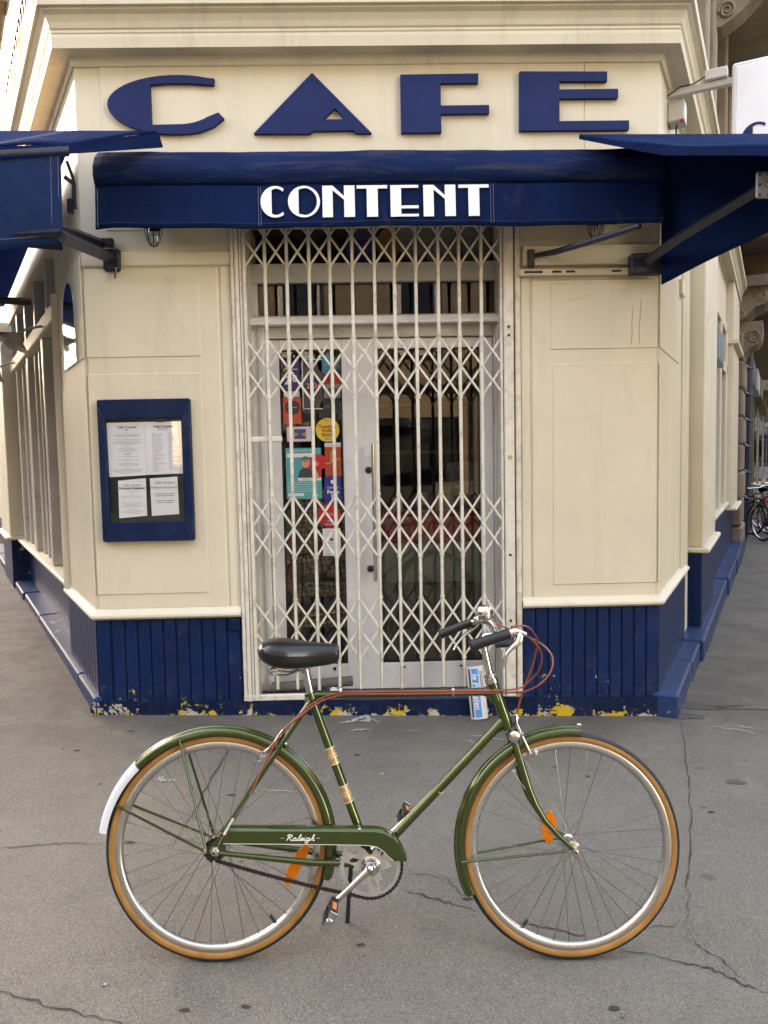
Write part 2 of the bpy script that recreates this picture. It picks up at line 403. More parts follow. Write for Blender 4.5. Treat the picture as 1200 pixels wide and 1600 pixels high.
# bicycle
M['green'] = mat('bronze_green_enamel', (.041,.068,.007), .20, .55, var=.04, scale=14, coat=.9, rvar=.03)
M['chrome'] = mat('chrome', (.56,.56,.55), .16, 1.0, var=.06, scale=30, rvar=.06, dirt=(.25,.2,.15), dirtamt=.35)
M['rim'] = mat('rim_alloy', (.55,.55,.54), .3, 1.0, var=.05, scale=20, rvar=.08)
M['spoke'] = mat('spoke_steel', (.22,.215,.20), .35, 1.0, var=.1)
M['tan'] = mat('tan_gumwall', (.37,.165,.038), .6, var=.2, scale=12, dirt=(.20,.10,.035), dirtamt=.5)
M['rubber'] = mat('black_rubber', (.014,.014,.014), .62, var=.3, scale=25, bmp=.3, bscale=150)
M['chainsteel'] = mat('oily_chain', (.045,.032,.026), .5, .6, var=.4, scale=90)
M['leather'] = mat('black_vinyl', (.006,.0065,.0075), .30, spec=.35, var=.2, scale=8, rvar=.06, bmp=.06, bscale=120, coat=.25)
M['grip'] = mat('black_grip', (.010,.010,.010), .38, var=.2)
M['orange'] = mat('orange_reflector', (.85,.20,.005), .22, var=.1, scale=120, bmp=.4, bscale=160)
M['cable'] = mat('terracotta_cable', (.27,.062,.035), .42, var=.1)
M['alloy'] = mat('cast_alloy', (.60,.60,.58), .36, .75, var=.1, scale=30, dirt=(.2,.17,.13), dirtamt=.4); M['gold'] = mat('gold_decal', (.62,.36,.16), .35, .5, var=.3, scale=70); M['white_paint'] = mat('white_paint', (.72,.74,.76), .35, var=.04)
M['white_line'] = mat('cream_lining', (.75,.66,.52), .4, var=.05)
def flat(name, col, rough=.5): 
    if name not in M: M[name] = mat(name, col, rough, var=.06, scale=20)
    return M[name]

# ------------------------------------------------------------------ lettering
def text_mb(body, size, depth=0.0, shear=0.0, bold=0.0, align='CENTER', spacing=1.0):
    cu_ = bpy.data.curves.new('t', 'FONT'); cu_.body = body; cu_.size = size; cu_.shear = shear; cu_.offset = bold
    cu_.align_x = align; cu_.align_y = 'CENTER'; cu_.resolution_u = 2; cu_.space_character = spacing
    o = bpy.data.objects.new('t', cu_); me = o.to_mesh()
    mb = MB(); mb.add([tuple(v.co) for v in me.vertices], [list(p.vertices) for p in me.polygons])
    o.to_mesh_clear(); bpy.data.objects.remove(o); bpy.data.curves.remove(cu_); return mb
def lettering(body, x, z, y, size, mat_, parent, rot=0.0, name='lettering', **k):
    mb = text_mb(body, size, **k); c, s_ = math.cos(rot), math.sin(rot)
    mb.v = [Vector((x + v.x*c - v.y*s_, y, z + v.x*s_ + v.y*c)) for v in mb.v]
    return obj(name, mb, mat_, parent, recalc=False)
def arc(cx, cz, rx, rz, a0, a1, n=16):
    return [(cx + rx*math.cos(R(a0+(a1-a0)*i/n)), cz + rz*math.sin(R(a0+(a1-a0)*i/n))) for i in range(n+1)]

# ================================================================== THE SETTING
def gz(x, y):
    xx = max(-2.2, min(9.0, x)); yy = max(-8.0, min(12.0, y))
    return .0354 - .0287*xx + .005*yy
xs = [-220,-120,-60,-30,-16,-9,-6,-4,-3,-2.2] + [-1.8+.4*i for i in range(28)] + [10,12,16,30,60,120,220]
ys = [-220,-120,-60,-30,-16,-12,-8] + [-7.2+.6*i for i in range(33)] + [16,30,60,120,220]
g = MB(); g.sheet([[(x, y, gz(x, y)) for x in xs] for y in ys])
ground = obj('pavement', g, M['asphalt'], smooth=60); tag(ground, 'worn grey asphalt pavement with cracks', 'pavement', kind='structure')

def ribbon(pts, w, seed, jit=.012, sub=7, dz=.0035):
    rnd = random.Random(seed); L = []
    for i in range(len(pts)-1):
        a, b = Vector((*pts[i], 0)), Vector((*pts[i+1], 0)); d = b-a
        nrm = Vector((-d.y, d.x, 0)).normalized()
        for k in range(sub):
            L.append(a + d*(k/sub) + nrm*rnd.uniform(-jit, jit))
    L.append(Vector((*pts[-1], 0))); A = []; B = []
    n = len(L)
    for i, p in enumerate(L):
        d = L[min(i+1, n-1)] - L[max(i-1, 0)]; nrm = Vector((-d.y, d.x, 0)).normalized()
        ww = w*rnd.uniform(.35, 1.3)*min(1, .25 + 3*min(i, n-1-i)/n)
        for S, sg in ((A, 1), (B, -1)):
            q = p + nrm*ww*sg/2; S.append((q.x, q.y, gz(q.x, q.y)+dz))
    return MB().sheet([A, B])
def blob(cx, cy, rx, ry, seed, n=30, rough=.3, dz=.004):
    rnd = random.Random(seed); ph = [rnd.uniform(0, 6.28) for _ in range(4)]; L = []
    for i in range(n):
        a = 2*math.pi*i/n; k = 1 + rough*(.5*math.sin(2*a+ph[0]) + .3*math.sin(3*a+ph[1]) + .3*math.sin(5*a+ph[2]) + .2*math.sin(9*a+ph[3]))
        x, y = cx + rx*k*math.cos(a), cy + ry*k*math.sin(a); L.append((x, y, gz(x, y)+dz))
    return MB().add(L + [(cx, cy, gz(cx, cy)+dz)], [[i, (i+1) % n, n] for i in range(n)])
CR = [([(0.093, -1.907), (0.231, -1.976), (0.354, -2.045)], 0.0066), ([(0.46, -2.097), (0.581, -2.141), (0.713, -2.193)], 0.006), ([(0.783, -2.249), (0.929, -2.3), (1.035, -2.346), (1.105, -2.418), (1.17, -2.479)], 0.0072), ([(1.859, -0.103), (1.601, -0.813), (1.363, -1.422), (1.162, -1.866), (1.023, -2.188)], 0.0048), ([(1.023, -2.188), (1.079, -2.286), (1.112, -2.404)], 0.0048), ([(-1.549, -1.606), (-1.357, -1.581), (-1.235, -1.566), (-1.088, -1.582)], 0.0054), ([(-1.155, -2.414), (-0.937, -2.489), (-0.693, -2.573)], 0.0072), ([(-0.819, -1.603), (-0.798, -1.207), (-0.783, -0.753), (-0.763, -0.473)], 0.0072), ([(0.248, -1.796), (0.29, -1.904), (0.332, -1.992)], 0.0036), ([(0.886, -2.136), (1.056, -2.119)], 0.003), ([(0.127, -1.796), (0.27, -1.827)], 0.003)]
for i, (pts, w) in enumerate(CR):
    obj('pavement_crack', ribbon(pts, w, 40+i, .008, 9), M['crack'], ground, recalc=False)
MK = [([(-0.206, -0.18), (-0.132, -0.147), (-0.041, -0.058), (0.035, -0.179)], 0.03), ([(-0.139, -0.295), (-0.004, -0.274)], 0.02), ([(-0.086, -0.147), (-0.01, -0.125)], 0.05), ([(-1.055, -0.939), (-1.006, -0.983), (-1.04, -0.925)], 0.02), ([(-0.996, -0.976), (-0.954, -0.969)], 0.012), ([(1.993, -0.222), (2.113, -0.274), (2.216, -0.365)], 0.012), ([(2.148, -0.2), (2.224, -0.263)], 0.01), ([(0.55, -0.362), (0.735, -0.449)], 0.014), ([(0.493, -0.44), (0.617, -0.515)], 0.012), ([(0.173, -0.283), (0.282, -0.303)], 0.008), ([(-0.557, -1.075), (-0.345, -1.095)], 0.006)]
for i, (pts, w) in enumerate(MK):
    obj('worn_marking', ribbon(pts, w, 140+i, .012, 6, .005), M['chalk'], ground, recalc=False)
for i, (x, y, rx, ry) in enumerate([(2.156, 0.159, 0.2, 0.07), (2.395, 0.123, 0.22, 0.045), (1.926, -0.046, 0.1, 0.05), (1.77, -0.982, 0.04, 0.035)]):
    obj('damp_patch', blob(x, y, rx, ry, 70+i), M['damp'], ground, recalc=False)
rnd = random.Random(5)
for i in range(64):     # dark trodden spots and small litter flecks
    x, y = rnd.uniform(-2.4, 2.6), rnd.uniform(-2.9, -.15); r = rnd.uniform(.004, .016)
    obj('gum_spot', blob(x, y, r*rnd.uniform(.8, 1.8), r*.7, 300+i, 12), M['chalk'] if i % 4 == 0 else M['crack'], ground, recalc=False)

# ================================================================== CAFE BUILDING
AL, AR = R(28.8), R(28.2)
CL, CRn = Vector((-1.635, 0, 0)), Vector((1.742, 0, 0))
dL = Vector((-math.sin(AL), math.cos(AL), 0)); nL = Vector((-math.cos(AL), -math.sin(AL), 0))
dR = Vector((math.sin(AR), math.cos(AR), 0)); nR = Vector((math.cos(AR), -math.sin(AR), 0))
def frame(o, X, Y): return Matrix(((X.x, Y.x, 0, o.x), (X.y, Y.y, 0, o.y), (0, 0, 1, 0), (0, 0, 0, 1)))
ML = frame(CL, -dL, -nL)      # local x = -s along the left wall, y into the wall
MR = frame(CRn, dR, -nR)      # local x = s along the right wall
cafe = thing('cafe_building', 'cream and navy corner cafe with recessed door and cornice', 'building', (0, 0, .04))
def bx(name, x0, x1, y0, y1, z0, z1, m, M_=None, b=.004, par=None):
    return obj(name, MB().box(x0, x1, y0, y1, z0, z1, b), M[m], par or cafe, M_)
# plain walls ------------------------------------------------------
fw = obj('front_wall', MB().box(-1.635, -.775, 0, .3, .0, 3.95).box(.92, 1.742, 0, .3, .0, 3.95).box(-.775, .92, 0.001, .3, 3.02, 3.949), M['cream'], cafe)
obj('wall_return', MB().box(-.80, -.69, .002, .45, .05, 3.02, .004), M['gate'], cafe)
obj('wall_return', MB().box(.81, .94, .002, .45, .05, 3.02, .004), M['gate'], cafe)
lw = obj('left_wall', MB().box(-1.2, -.0, .0005, .3, 0, 3.95), M['cream'], cafe, ML)
obj('left_wall', MB().box(-16, -1.2, .10, .3, 0, .68), M['navy'], cafe, ML)
rw = obj('right_wall', MB().box(0, 1.9, .0005, .3, 0, 3.95), M['cream'], cafe, MR)
# boards and raised panels, front
def panel(x0, x1, z0, z1, y1, d, M_=None, name='panel', m='cream', b=.006):
    return bx(name, x0, x1, y1-d, y1+.004, z0, z1, m, M_, b)
pl = bx('panel_board', -1.634, -.853, -.014, .01, .715, 2.725, 'cream', b=.01)
panel(-1.631, -.962, 2.21, 2.632, -.014, .006); panel(-1.631, -.965, .808, 2.116, -.014, .006)
bx('head_board', -1.637, -.757, -.019, .01, 2.735, 2.815, 'cream_trim', b=.006)
bx('stile', -.842, -.778, -.008, .01, .72, 2.73, 'cream_trim', b=.004)
pr = bx('panel_board', .985, 1.741, -.012, .01, .70, 2.625, 'cream', b=.008)
panel(1.098, 1.738, 2.215, 2.60, -.012, .006); panel(1.109, 1.738, .808, 2.132, -.012, .006)
bx('stile', .923, .978, -.008, .01, .70, 2.64, 'cream_trim', b=.004)
bx('head_board', .93, 1.742, -.045, .01, 2.70, 2.815, 'cream_trim', b=.006)
# the same boards carried round the corners
bx('panel_board', -1.0, .003, -.014, .01, .715, 2.80, 'cream', ML, .01)
panel(-.82, .008, 2.21, 2.80, -.014, .006, ML); panel(-.94, .008, .808, 2.116, -.014, .006, ML)
bx('panel_board', -.003, 1.15, -.012, .01, .70, 3.3, 'cream', MR, .008)
panel(-.006, .98, 2.215, 2.78, -.012, .006, MR); panel(-.006, 1.02, .808, 2.132, -.012, .006, MR)
bx('head_board', .95, 1.13, -.04, .01, 2.70, 2.80, 'cream_trim', MR)
for x in (1.2, 1.32, 1.45): bx('pilaster_strip', x, x+.07, -.022, .01, .70, 3.4, 'cream_trim', MR)
obj('corner_bead', MB().tube([(-1.08, -.012, .70), (-1.08, -.012, 2.78)], .04, 12).tube([(-1.16, .03, .70), (-1.16, .03, 2.78)], .03, 10), M['cream_trim'], cafe, ML, 40)
# sill moulding round both corners
SILL = [(-.30,.655),(.012,.655),(.040,.662),(.052,.675),(.050,.688),(.034,.696),(.020,.706),(.012,.722),(-.05,.722)]
pL = CL + dL*1.14; pR = CRn + dR*1.5
obj('window_sill_moulding', MB().sweep([(pL.x, pL.y), (CL.x, 0), (-.778, 0)], [(max(o, -.06), z) for o, z in SILL]), M['cream_trim'], cafe, smooth=30)
obj('window_sill_moulding', MB().sweep([(.922, 0), (CRn.x, 0), (pR.x, pR.y)], [(max(o, -.06), z+.012) for o, z in SILL]), M['cream_trim'], cafe, smooth=30)
# tongue-and-groove planks
PK = MB().box(0, .0715, -.020, .004, .04, .662, .005).mesh('plank'); PK.materials.append(M['navy'])
PK2 = MB().box(0, .098, -.020, .004, .04, .662, .005).mesh('plank'); PK2.materials.append(M['navy'])
PK3 = MB().box(0, .13, -.020, .004, .04, .662, .005).mesh('plank'); PK3.materials.append(M['navy'])
dadoL = obj('dado', MB().box(-1.64, -.779, -.006, .06, .03, .66), M['navy'], cafe)
dadoR = obj('dado', MB().box(.923, 1.747, -.006, .06, .0, .67), M['navy'], cafe)
for i in range(11): obj('plank', PK, None, dadoL, T(-1.642 + .0768*i + (.01 if i else 0), 0, 0))
for i in range(11): obj('plank', PK, None, dadoR, T(.926 + .0752*i, 0, .008))
dL2 = obj('dado', MB().box(-1.17, 0, -.006, .06, .03, .66), M['navy'], cafe, ML)
for i in range(11): obj('plank', PK2, None, dL2, ML @ T(-.104 - .1045*i, 0, 0))
dR2 = obj('dado', MB().box(0, 1.6, -.006, .06, .0, .67), M['navy'], cafe, MR)
for i in range(11): obj('plank', PK3, None, dR2, MR @ T(.005 + .136*i, 0, .008))
# flaking base course and threshold
top = lambda x: .138 - .0175*x - .003
obj('base_course', MB().prism([(-1.70,-.2),(1.86,-.2),(1.86,top(1.80)-.03),(1.80,top(1.80))]+[(1.7-.17*i, top(1.7-.17*i)+random.uniform(-.004,.004)) for i in range(20)]+[(-1.665,top(-1.66)),(-1.70,top(-1.7)-.02)], -.035, .30, XZ), M['navy_base'], cafe)
# stone ledges along both streets, in blocks
s = -.02; i = 0
for ln in (.62, 1.28, 1.05, 1.4, 1.25, 1.3, 1.5, 1.6):
    dz = (.0, .004, -.003, .002, .012, .03, .035, .04)[i]
    bx('ledge_block', -(s+ln-.012), -s, -.052 - (.02 if i > 3 else 0), .14, -.3, .19 + dz, 'ledge', ML, .012); s += ln; i += 1
s = -.03; i = 0
for ln in (.86, .62, 1.5, 1.7, 1.8, 1.6, 1.6):
    bx('ledge_block', s, s+ln-.012, -.135 - (0,.004,.03,.03,.05,.06,.06)[i], .14, -.4, .130 + (.0,-.006,.004,.0,.012,.01,.01)[i], 'ledge', MR, .014); s += ln; i += 1
# frieze, its moulding, and the cornice carried round
far = 15.0
pathL = CL + dL*far; pathR = CRn + dR*8.6
PATH = [(pathL.x, pathL.y), (CL.x, 0), (CRn.x, 0), (pathR.x, pathR.y)]
bx('frieze_board', -1.49, 1.30, -.006, .01, 2.94, 3.862, 'cream', b=.003)
bx('frieze_board', 1.304, 1.74, -.005, .01, 2.94, 3.862, 'cream', b=.003)
obj('frieze_moulding', MB().sweep(PATH, [(-.05,3.853),(.014,3.853),(.020,3.862),(.022,3.888),(.034,3.902),(-.05,3.902)]), M['cream_trim'], cafe)
obj('cornice', MB().sweep(PATH, [(-.3,3.899),(.123,3.899),(.126,3.955),(.121,3.974),(.126,3.980),(.124,3.994),(.132,4.002),(.140,4.030),(.155,4.062),(.176,4.078),(.176,4.086),(.196,4.092),(.198,4.150),(.06,4.185),(-.3,4.185)]), M['cornice'], cafe)
for sd, MM, ss in (('L', ML, -1), ('R', MR, 1)):
    bx('side_frieze', ss*1.0 if sd == 'L' else 1.6, ss*16 if sd == 'L' else 8.6, .0, .3, 3.22, 3.9, 'cream', MM)
# letters C A F E (painted wooden cut-outs)
def letter(loops): return obj('letter', MB().prism(loops, -.034, -.004, XZ), M['letter_blue'], cafe)
Cc = arc(-1.10, 3.632, .345, .166, 150, 262, 14)
C_out = [(-.829,3.772)] + arc(-1.05,3.636,.392,.158, 62, 180, 14) + arc(-1.05,3.634,.392,.166, 180, 288, 14) + [(-.84,3.508),(-.782,3.552)]
C_in = [(-.812,3.585)] + arc(-1.04,3.640,.22,.118, 318, 266, 6) + [(-1.196,3.520),(-1.196,3.742)] + [(-1.10,3.750),(-.97,3.748),(-.835,3.738)]
letter(C_out + C_in)
letter([[(-.272,3.799),(.062,3.462),(-.022,3.462),(-.042,3.478),(-.272,3.478),(-.292,3.462),(-.614,3.466)], [(-.214,3.540),(-.146,3.602),(-.088,3.540)]])
letter([(.233,3.784),(.682,3.787),(.681,3.736),(.464,3.736),(.464,3.611),(.743,3.611),(.743,3.565),(.464,3.565),(.466,3.462),(.233,3.462)])
letter([(.920,3.796),(1.427,3.791),(1.427,3.738),(1.150,3.740),(1.150,3.694),(1.491,3.694),(1.491,3.644),(1.150,3.644),(1.150,3.517),(1.555,3.517),(1.555,3.466),(.918,3.466)])
# blue socket box by the gate, keyhole, etc.
sb = bx('socket_box', -.852, -.786, -.045, .0, .575, .652, 'navy_box', b=.008)
obj('socket_face', MB().lathe([(.0,-.047),(.012,-.046),(.014,-.050),(.024,-.050),(.026,-.044)], (-.819, 0, .613), (0,1,0), 20), M['navy_box'], sb, smooth=40)

for pts in ([(1.585,2.44),(1.580,2.36),(1.583,2.30),(1.575,2.235)],[(1.635,2.50),(1.632,2.42),(1.622,2.33),(1.628,2.24)],[(1.21,2.50),(1.28,2.515),(1.33,2.53)],[(1.29,1.815),(1.33,1.808)],[(-1.32,2.005),(-1.20,2.01),(-1.12,2.008)]):
    obj('paint_crack', MB().tube([(x, -.0195, z) for x, z in pts], .0010, 4), M['cream_crack'], cafe)
# ---- left street front: fins, windows, pilaster
rec = .14
bx('window_sill', -5.3, -1.16, -.02, .30, .675, .715, 'cream_trim', ML, .01)
for i, (s_, w_, d_) in enumerate(((1.30,.10,.10),(1.95,.06,.05),(2.30,.10,.14),(2.95,.05,.06),(3.32,.05,.06),(3.62,.11,.13),(4.15,.05,.06),(4.45,.05,.08),(4.80,.11,.13))):
    bx('window_mullion', -(s_+w_), -s_, rec-.05-d_*.5, rec+.1, .715, 2.66, 'alu' if i else 'cream_trim', ML, .008)
wl = obj('window', MB().box(-5.25, -1.2, rec+.06, rec+.068, .715, 2.66), M['glass_mirror'], cafe, ML)
bx('beam', -5.3, -1.1, -.005, .30, 2.66, 2.79, 'cream_trim', ML, .01)
wt = obj('window', MB().box(-5.25, -1.0, .10, .108, 2.79, 3.22), M['glass_mirror'], cafe, ML)
for s_ in (1.05, 1.9, 2.75, 3.6, 4.45, 5.2): bx('transom_mullion', -(s_+.09), -s_, .02, .14, 2.79, 3.22, 'alu', ML, .006)
bx('back_panel', -16, -1.0, .55, .6, .0, 3.3, 'interior', ML)
bx('pilaster', -6.6, -5.25, -.10, .3, .74, 3.25, 'cream', ML, .01)
bx('pilaster_sill', -6.7, -5.2, -.15, .3, .70, .742, 'cream_trim', ML, .012)
bx('pilaster_base', -6.6, -5.27, -.09, .3, .1, .70, 'navy', ML, .01)
bx('pilaster', -15.5, -6.62, .04, .3, .72, 3.25, 'cream', ML, .01)
mir = obj('arched_mirror', MB().prism([(-.66,2.215),(-.20,2.215)] + arc(-.43, 2.50, .23, .225, 0, 180, 16), -.032, -.021, XZ), M['mirror'], None, ML)
tag(mir, 'arched mirror plate screwed to the left corner pilaster', 'mirror')
for (a, z) in ((-.63,2.25),(-.23,2.25),(-.62,2.48),(-.24,2.48)): obj('screw', MB().lathe([(0,-.036),(.008,-.034),(.008,-.03)], (a, 0, z), (0,1,0), 10), M['steel_dark'], mir, ML)

# ---- right street front
bx('pilaster', 1.95, 3.3, -.115, .3, .80, 3.9, 'cream', MR, .01)
bx('pilaster_panel', 2.15, 3.15, -.125, -.10, .95, 2.74, 'cream_trim', MR, .02)
bx('pilaster_sill', 1.92, 3.36, -.165, .3, .755, .80, 'cream_trim', MR, .012)
db = bx('pilaster_base', 1.95, 3.3, -.105, .3, -.1, .755, 'navy', MR, .01)
for i in range(2): obj('plank', MB().box(1.944, 1.956, -.10+.07*i, -.035+.07*i, -.05, .75, .003), M['navy'], db, MR)
bx('apron', 3.3, 8.6, -.03, .3, -.1, .84, 'navy', MR)
bx('window_sill', 3.3, 6.8, -.07, .3, .84, .885, 'cream_trim', MR, .01)
for x0, x1, z0, z1 in ((3.3,4.2,.885,3.3),(4.2,6.75,2.62,2.76),(4.2,6.75,3.16,3.3),(6.45,6.8,.885,3.3),(5.35,5.55,.885,3.2)):
    bx('window_frame', x0, x1, -.03, .3, z0, z1, 'cream_trim', MR, .008)
bx('sash', 4.2, 4.34, .005, .12, .885, 2.62, 'alu', MR); bx('sash', 5.55, 5.66, .005, .12, .885, 2.62, 'alu', MR)
obj('window', MB().box(4.2, 6.5, .10, .108, .885, 3.16), M['glass_mirror'], cafe, MR)
bx('back_panel', 3.4, 8.6, .5, .55, .0, 3.3, 'interior', MR)
bx('pilaster', 6.8, 8.5, -.10, .3, .80, 3.9, 'cream', MR, .01)
bx('pilaster_cap', 6.76, 8.54, -.16, .3, 3.05, 3.12, 'cream_trim', MR, .01)
bx('pilaster_sill', 6.76, 8.56, -.17, .3, .76, .80, 'cream_trim', MR, .012)
wb = bx('wall_box', 3.45, 4.4, -.115, -.035, 2.50, 2.83, 'box_blue', MR, .008)
for k in range(4): bx('rib', 3.50+.22*k, 3.66+.22*k, -.121, -.113, 2.52, 2.81, 'box_blue', MR, .003, wb)

# ---- upper storeys above the cornice, stone, with balconies
def upper(MM, sg, tall=16):
    a, b = (-16, .05) if sg < 0 else (-.05, 18)
    bx('upper_wall', a, b, .02, .6, 4.18, tall, 'stone_sunside' if sg < 0 else 'stone', MM)  # left stone colour darkened to offset the direct sun on it
upper(ML, -1); upper(MR, 1)
obj('upper_wall', MB().box(-1.70, 1.80, .03, .6, 4.17, 16), M['stone_pale'], cafe)
for (s0, s1, w) in ((1.2,1.5,.06),(2.2,2.4,.09),(3.4,3.75,.06),(4.6,4.8,.10),(6.0,6.4,.07)):
    bx('stone_strip', s0, s1, -w, .1, 4.19, 7.9, 'stone', MR, .02)

# ---- balconies on the upper storeys
def balcony(MM, sg, s0, s1, z, out, iron):
    par = cafe
    a, b = (s0, s1) if sg > 0 else (-s1, -s0)
    bx('balcony_slab', a, b, -out, .1, z, z+.16, 'stone', MM, .03)
    bx('balcony_slab_edge', a-.04, b+.04, -out-.06, .1, z+.16, z+.24, 'stone_pale', MM, .02)
    for x in (a + .25, (a+b)/2, b - .25): scroll_console(MM, x, z, out*.95, .62, par)
    railing(MM, a, b, z, out, iron)
def railing(MM, a, b, z, out, iron):
    par = cafe; n = int((b-a)/.14)
    rail = obj('railing', MB().box(a, b, -out+.02, -out+.05, z+1.10, z+1.15).box(a, b, -out+.02, -out+.05, z+.30, z+.33), M[iron], par, MM)
    for i in range(n):
        x = a + (b-a)*(i+.5)/n
        pts = [(x + .045*math.sin(k*.785), -out+.035, z+.33+.77*k/12) for k in range(13)]
        obj('baluster', MB().tube(pts, .012, 5).tube([(x+.07, -out+.035, z+.33), (x+.07, -out+.035, z+1.1)], .009, 4), M[iron], rail, MM)
def scroll_console(MM, x, z, out, h, par, w=.26, m='stone'):
    prof = [(0.02,0),(-out*.95,0),(-out,-.06),(-out*.98,-.2*h/.6),(-out*.8,-.30*h/.6),(-out*.55,-.36*h/.6),(-out*.35,-.5*h/.6),(-out*.25,-h*.92),(-out*.12,-h),(.02,-h)]
    c = obj('console', MB().prism([(p[0], z+p[1]) for p in prof], x-w/2, x+w/2, lambda p, q, d: (d, p, q)), m and M[m], par, MM)
    for cy, cz, r0 in ((-out*.70, z-.17*h/.6, .12*h/.6), (-out*.18, z-h*.78, .08*h/.6)):
        for sd in (-1, 1):
            pts = []
            for k in range(26):
                an = k*.5; rr = r0*(1-k/30)
                pts.append((x + sd*(w/2+.004), cy + rr*math.cos(an), cz + rr*math.sin(an)))
            obj('scroll', MB().tube(pts, [.022*(1-k/40) for k in range(26)], 6), M[m], c, MM, 60)
    return c
railing(ML, -9.0, -.9, 3.92, .10, 'gilt')
balcony(ML, -1, 3.6, 9.0, 6.7, .75, 'gilt')
balcony(ML, -1, 2.2, 9.0, 9.2, .75, 'gilt')
balcony(MR, 1, 3.5, 10.5, 6.35, .85, 'iron')

# ================================================================== NEIGHBOUR DOWN THE RIGHT STREET
nb = thing('shop_building', 'pale stone neighbour building with dark navy shopfront and carved consoles', 'building', CRn + dR*12)
def nx(name, x0, x1, y0, y1, z0, z1, m, b=.01): return obj(name, MB().box(x0, x1, y0, y1, z0, z1, b), M[m], nb, MR)
nx('wall', 8.65, 40, .35, 1.0, -.6, 12, 'stone')
for k in range(9):
    nx('quoin', 8.62, 9.75 + (.12 if k % 2 else 0), -.16 - .015*(k % 2), .35, -.5+.44*k, -.5+.44*k+.425, 'stone_rough', .03)
scroll_console(MR, 9.3, 4.15, .55, .5, nb, 1.0); scroll_console(MR, 9.3, 3.55, .42, .55, nb, .9, 'stone_rough')
nx('ledge', 8.65, 14, -.55, .35, 4.15, 4.32, 'stone_dark'); nx('ledge', 9.0, 10.2, -.42, .35, 3.55, 3.66, 'stone')
for k in range(5): nx('soffit_rib', 9.9+1.6*k, 10.25+1.6*k, -.9, .35, 4.4+.05*k, 5.1, 'stone_dark', .04)
nx('soffit', 8.65, 40, -.95, .35, 4.9, 5.3, 'stone_dark', .05)
sf = nx('shopfront', 9.9, 12.6, -.06, .35, -.4, 3.45, 'navy_shop')
for k in range(6): obj('spike_bracket', MB().lathe([(0,-.30),(.02,-.22),(.07,-.16),(.04,-.1),(.06,-.05)], (9.93, 0, .75+.45*k), (0,1,0), 8), M['navy_shop'], sf, MR, 40)
for k in range(3): obj('column', MB().tube([(10.4+.8*k, -.10, -.2), (10.4+.8*k, -.10, 3.2)], .07, 10), M['navy_shop'], sf, MR, 40)
obj('pane', MB().box(10.1, 12.5, -.075, -.068, 2.55, 3.4), M['glass_mirror'], sf, MR)
obj('drainpipe', MB().tube([(12.7, -.14, -.3), (12.7, -.14, 4.8)], .06, 10), M['slate_shop'], nb, MR, 40)
for k, (a, b, m) in enumerate(((12.85,15.2,'slate_shop'),(15.3,18,'grey_shop'),(18.1,22,'olive_shop'),(22.1,30,'stone_pale'),(30.1,40,'grey_shop'))):
    p_ = nx('shopfront', a, b, -.02-.04*k, .35, -.6, 3.4, m)
    obj('pane', MB().box(a+.3, b-.3, -.035-.04*k, -.028-.04*k, .4, 2.9), M['glass_mirror'], p_, MR)
    obj('fascia', MB().box(a+.05, b-.05, -.20-.04*k, 0, 3.0, 3.5, .02), M[m], p_, MR)
nx('awning_box', 20, 40, -.7, .3, 3.3, 3.6, 'stone_pale')

# ================================================================== BUILDINGS ACROSS THE STREETS (they shade and bounce the light)
def opposite(name, label, Mx, width, height, cols, rows, m='stone_opp', shop='slate_shop'):
    e = thing(name, label, 'building', Mx.translation)
    obj('wall', MB().box(0, width, 0, 8, -1, height), M[m], e, Mx)
    obj('cornice', MB().box(-.2, width+.2, -.45, 0.1, height-.7, height-.1, .1), M[m], e, Mx)
    obj('cornice', MB().box(-.2, width+.2, -.30, 0.1, 3.7, 4.1, .08), M[m], e, Mx)
    for c in range(cols):
        cx = width*(c+.5)/cols
        f = obj('shopfront', MB().box(cx-width/cols*.42, cx+width/cols*.42, -.12, .05, 0, 3.5, .03), M[('slate_shop','olive_shop','navy_shop','grey_shop','stone_dark')[c % 5]], e, Mx)
        obj('pane', MB().box(cx-width/cols*.36, cx+width/cols*.36, -.14, -.125, .7, 2.8), M['glass_mirror'], f, Mx)
        for r in range(rows):
            z = 4.9 + 3.3*r
            if z + 2.2 > height - .8: continue
            f = obj('window', MB().box(cx-.65, cx+.65, -.08, .1, z-.1, z+2.2, .02).box(cx-.55, cx+.55, -.2, .1, z-.2, z-.1), M['grey_shop'], e, Mx)
            obj('pane', MB().box(cx-.5, cx+.5, -.10, -.085, z, z+2.1), M['navy_shop'], f, Mx)
            obj('railing', MB().box(cx-.62, cx+.62, -.26, -.22, z+.0, z+.05).box(cx-.62, cx+.62, -.26, -.22, z+.85, z+.9), M['iron'], f, Mx)
    return e
Xb = Vector((-1, 0, 0)); opposite('stone_building', 'pale stone building across the crossing, seen mirrored in the glass', frame(Vector((18, -19, 0)), Xb, Vector((0, -1, 0))), 40, 17, 11, 4)
Pl = CL + nL*12 + dL*7  # unseen left-street pair; split and heights shaped to set shade and open sky
Pl0 = CL + nL*12 + dL*-10
opposite('street_building', 'unseen low stone building across the left street, shaped to open the sky', frame(Pl0, dL, nL), 16.9, 6.5, 5, 0)
opposite('street_building', 'tall stone building across the left street, shading the cafe', frame(Pl, dL, nL), 34, 14.15, 10, 2)
opposite('terrace_building', 'unseen stone terrace added to block sky glow down the left street', frame(CL + dL*42 + nL*16, -nL, dL), 18, 6.5, 5, 0)  # added at the street end to cut off the horizon glow
opposite('terrace_building', 'stone terrace closing the far end of the right street', frame(CRn + dR*42 - nR*2, nR, dR), 18, 15, 5, 3)
Pr = CRn + nR*14 + dR*40
opposite('street_building', 'tall stone building across the right street', frame(Pr, -dR, nR), 42, 12.5, 12, 2)

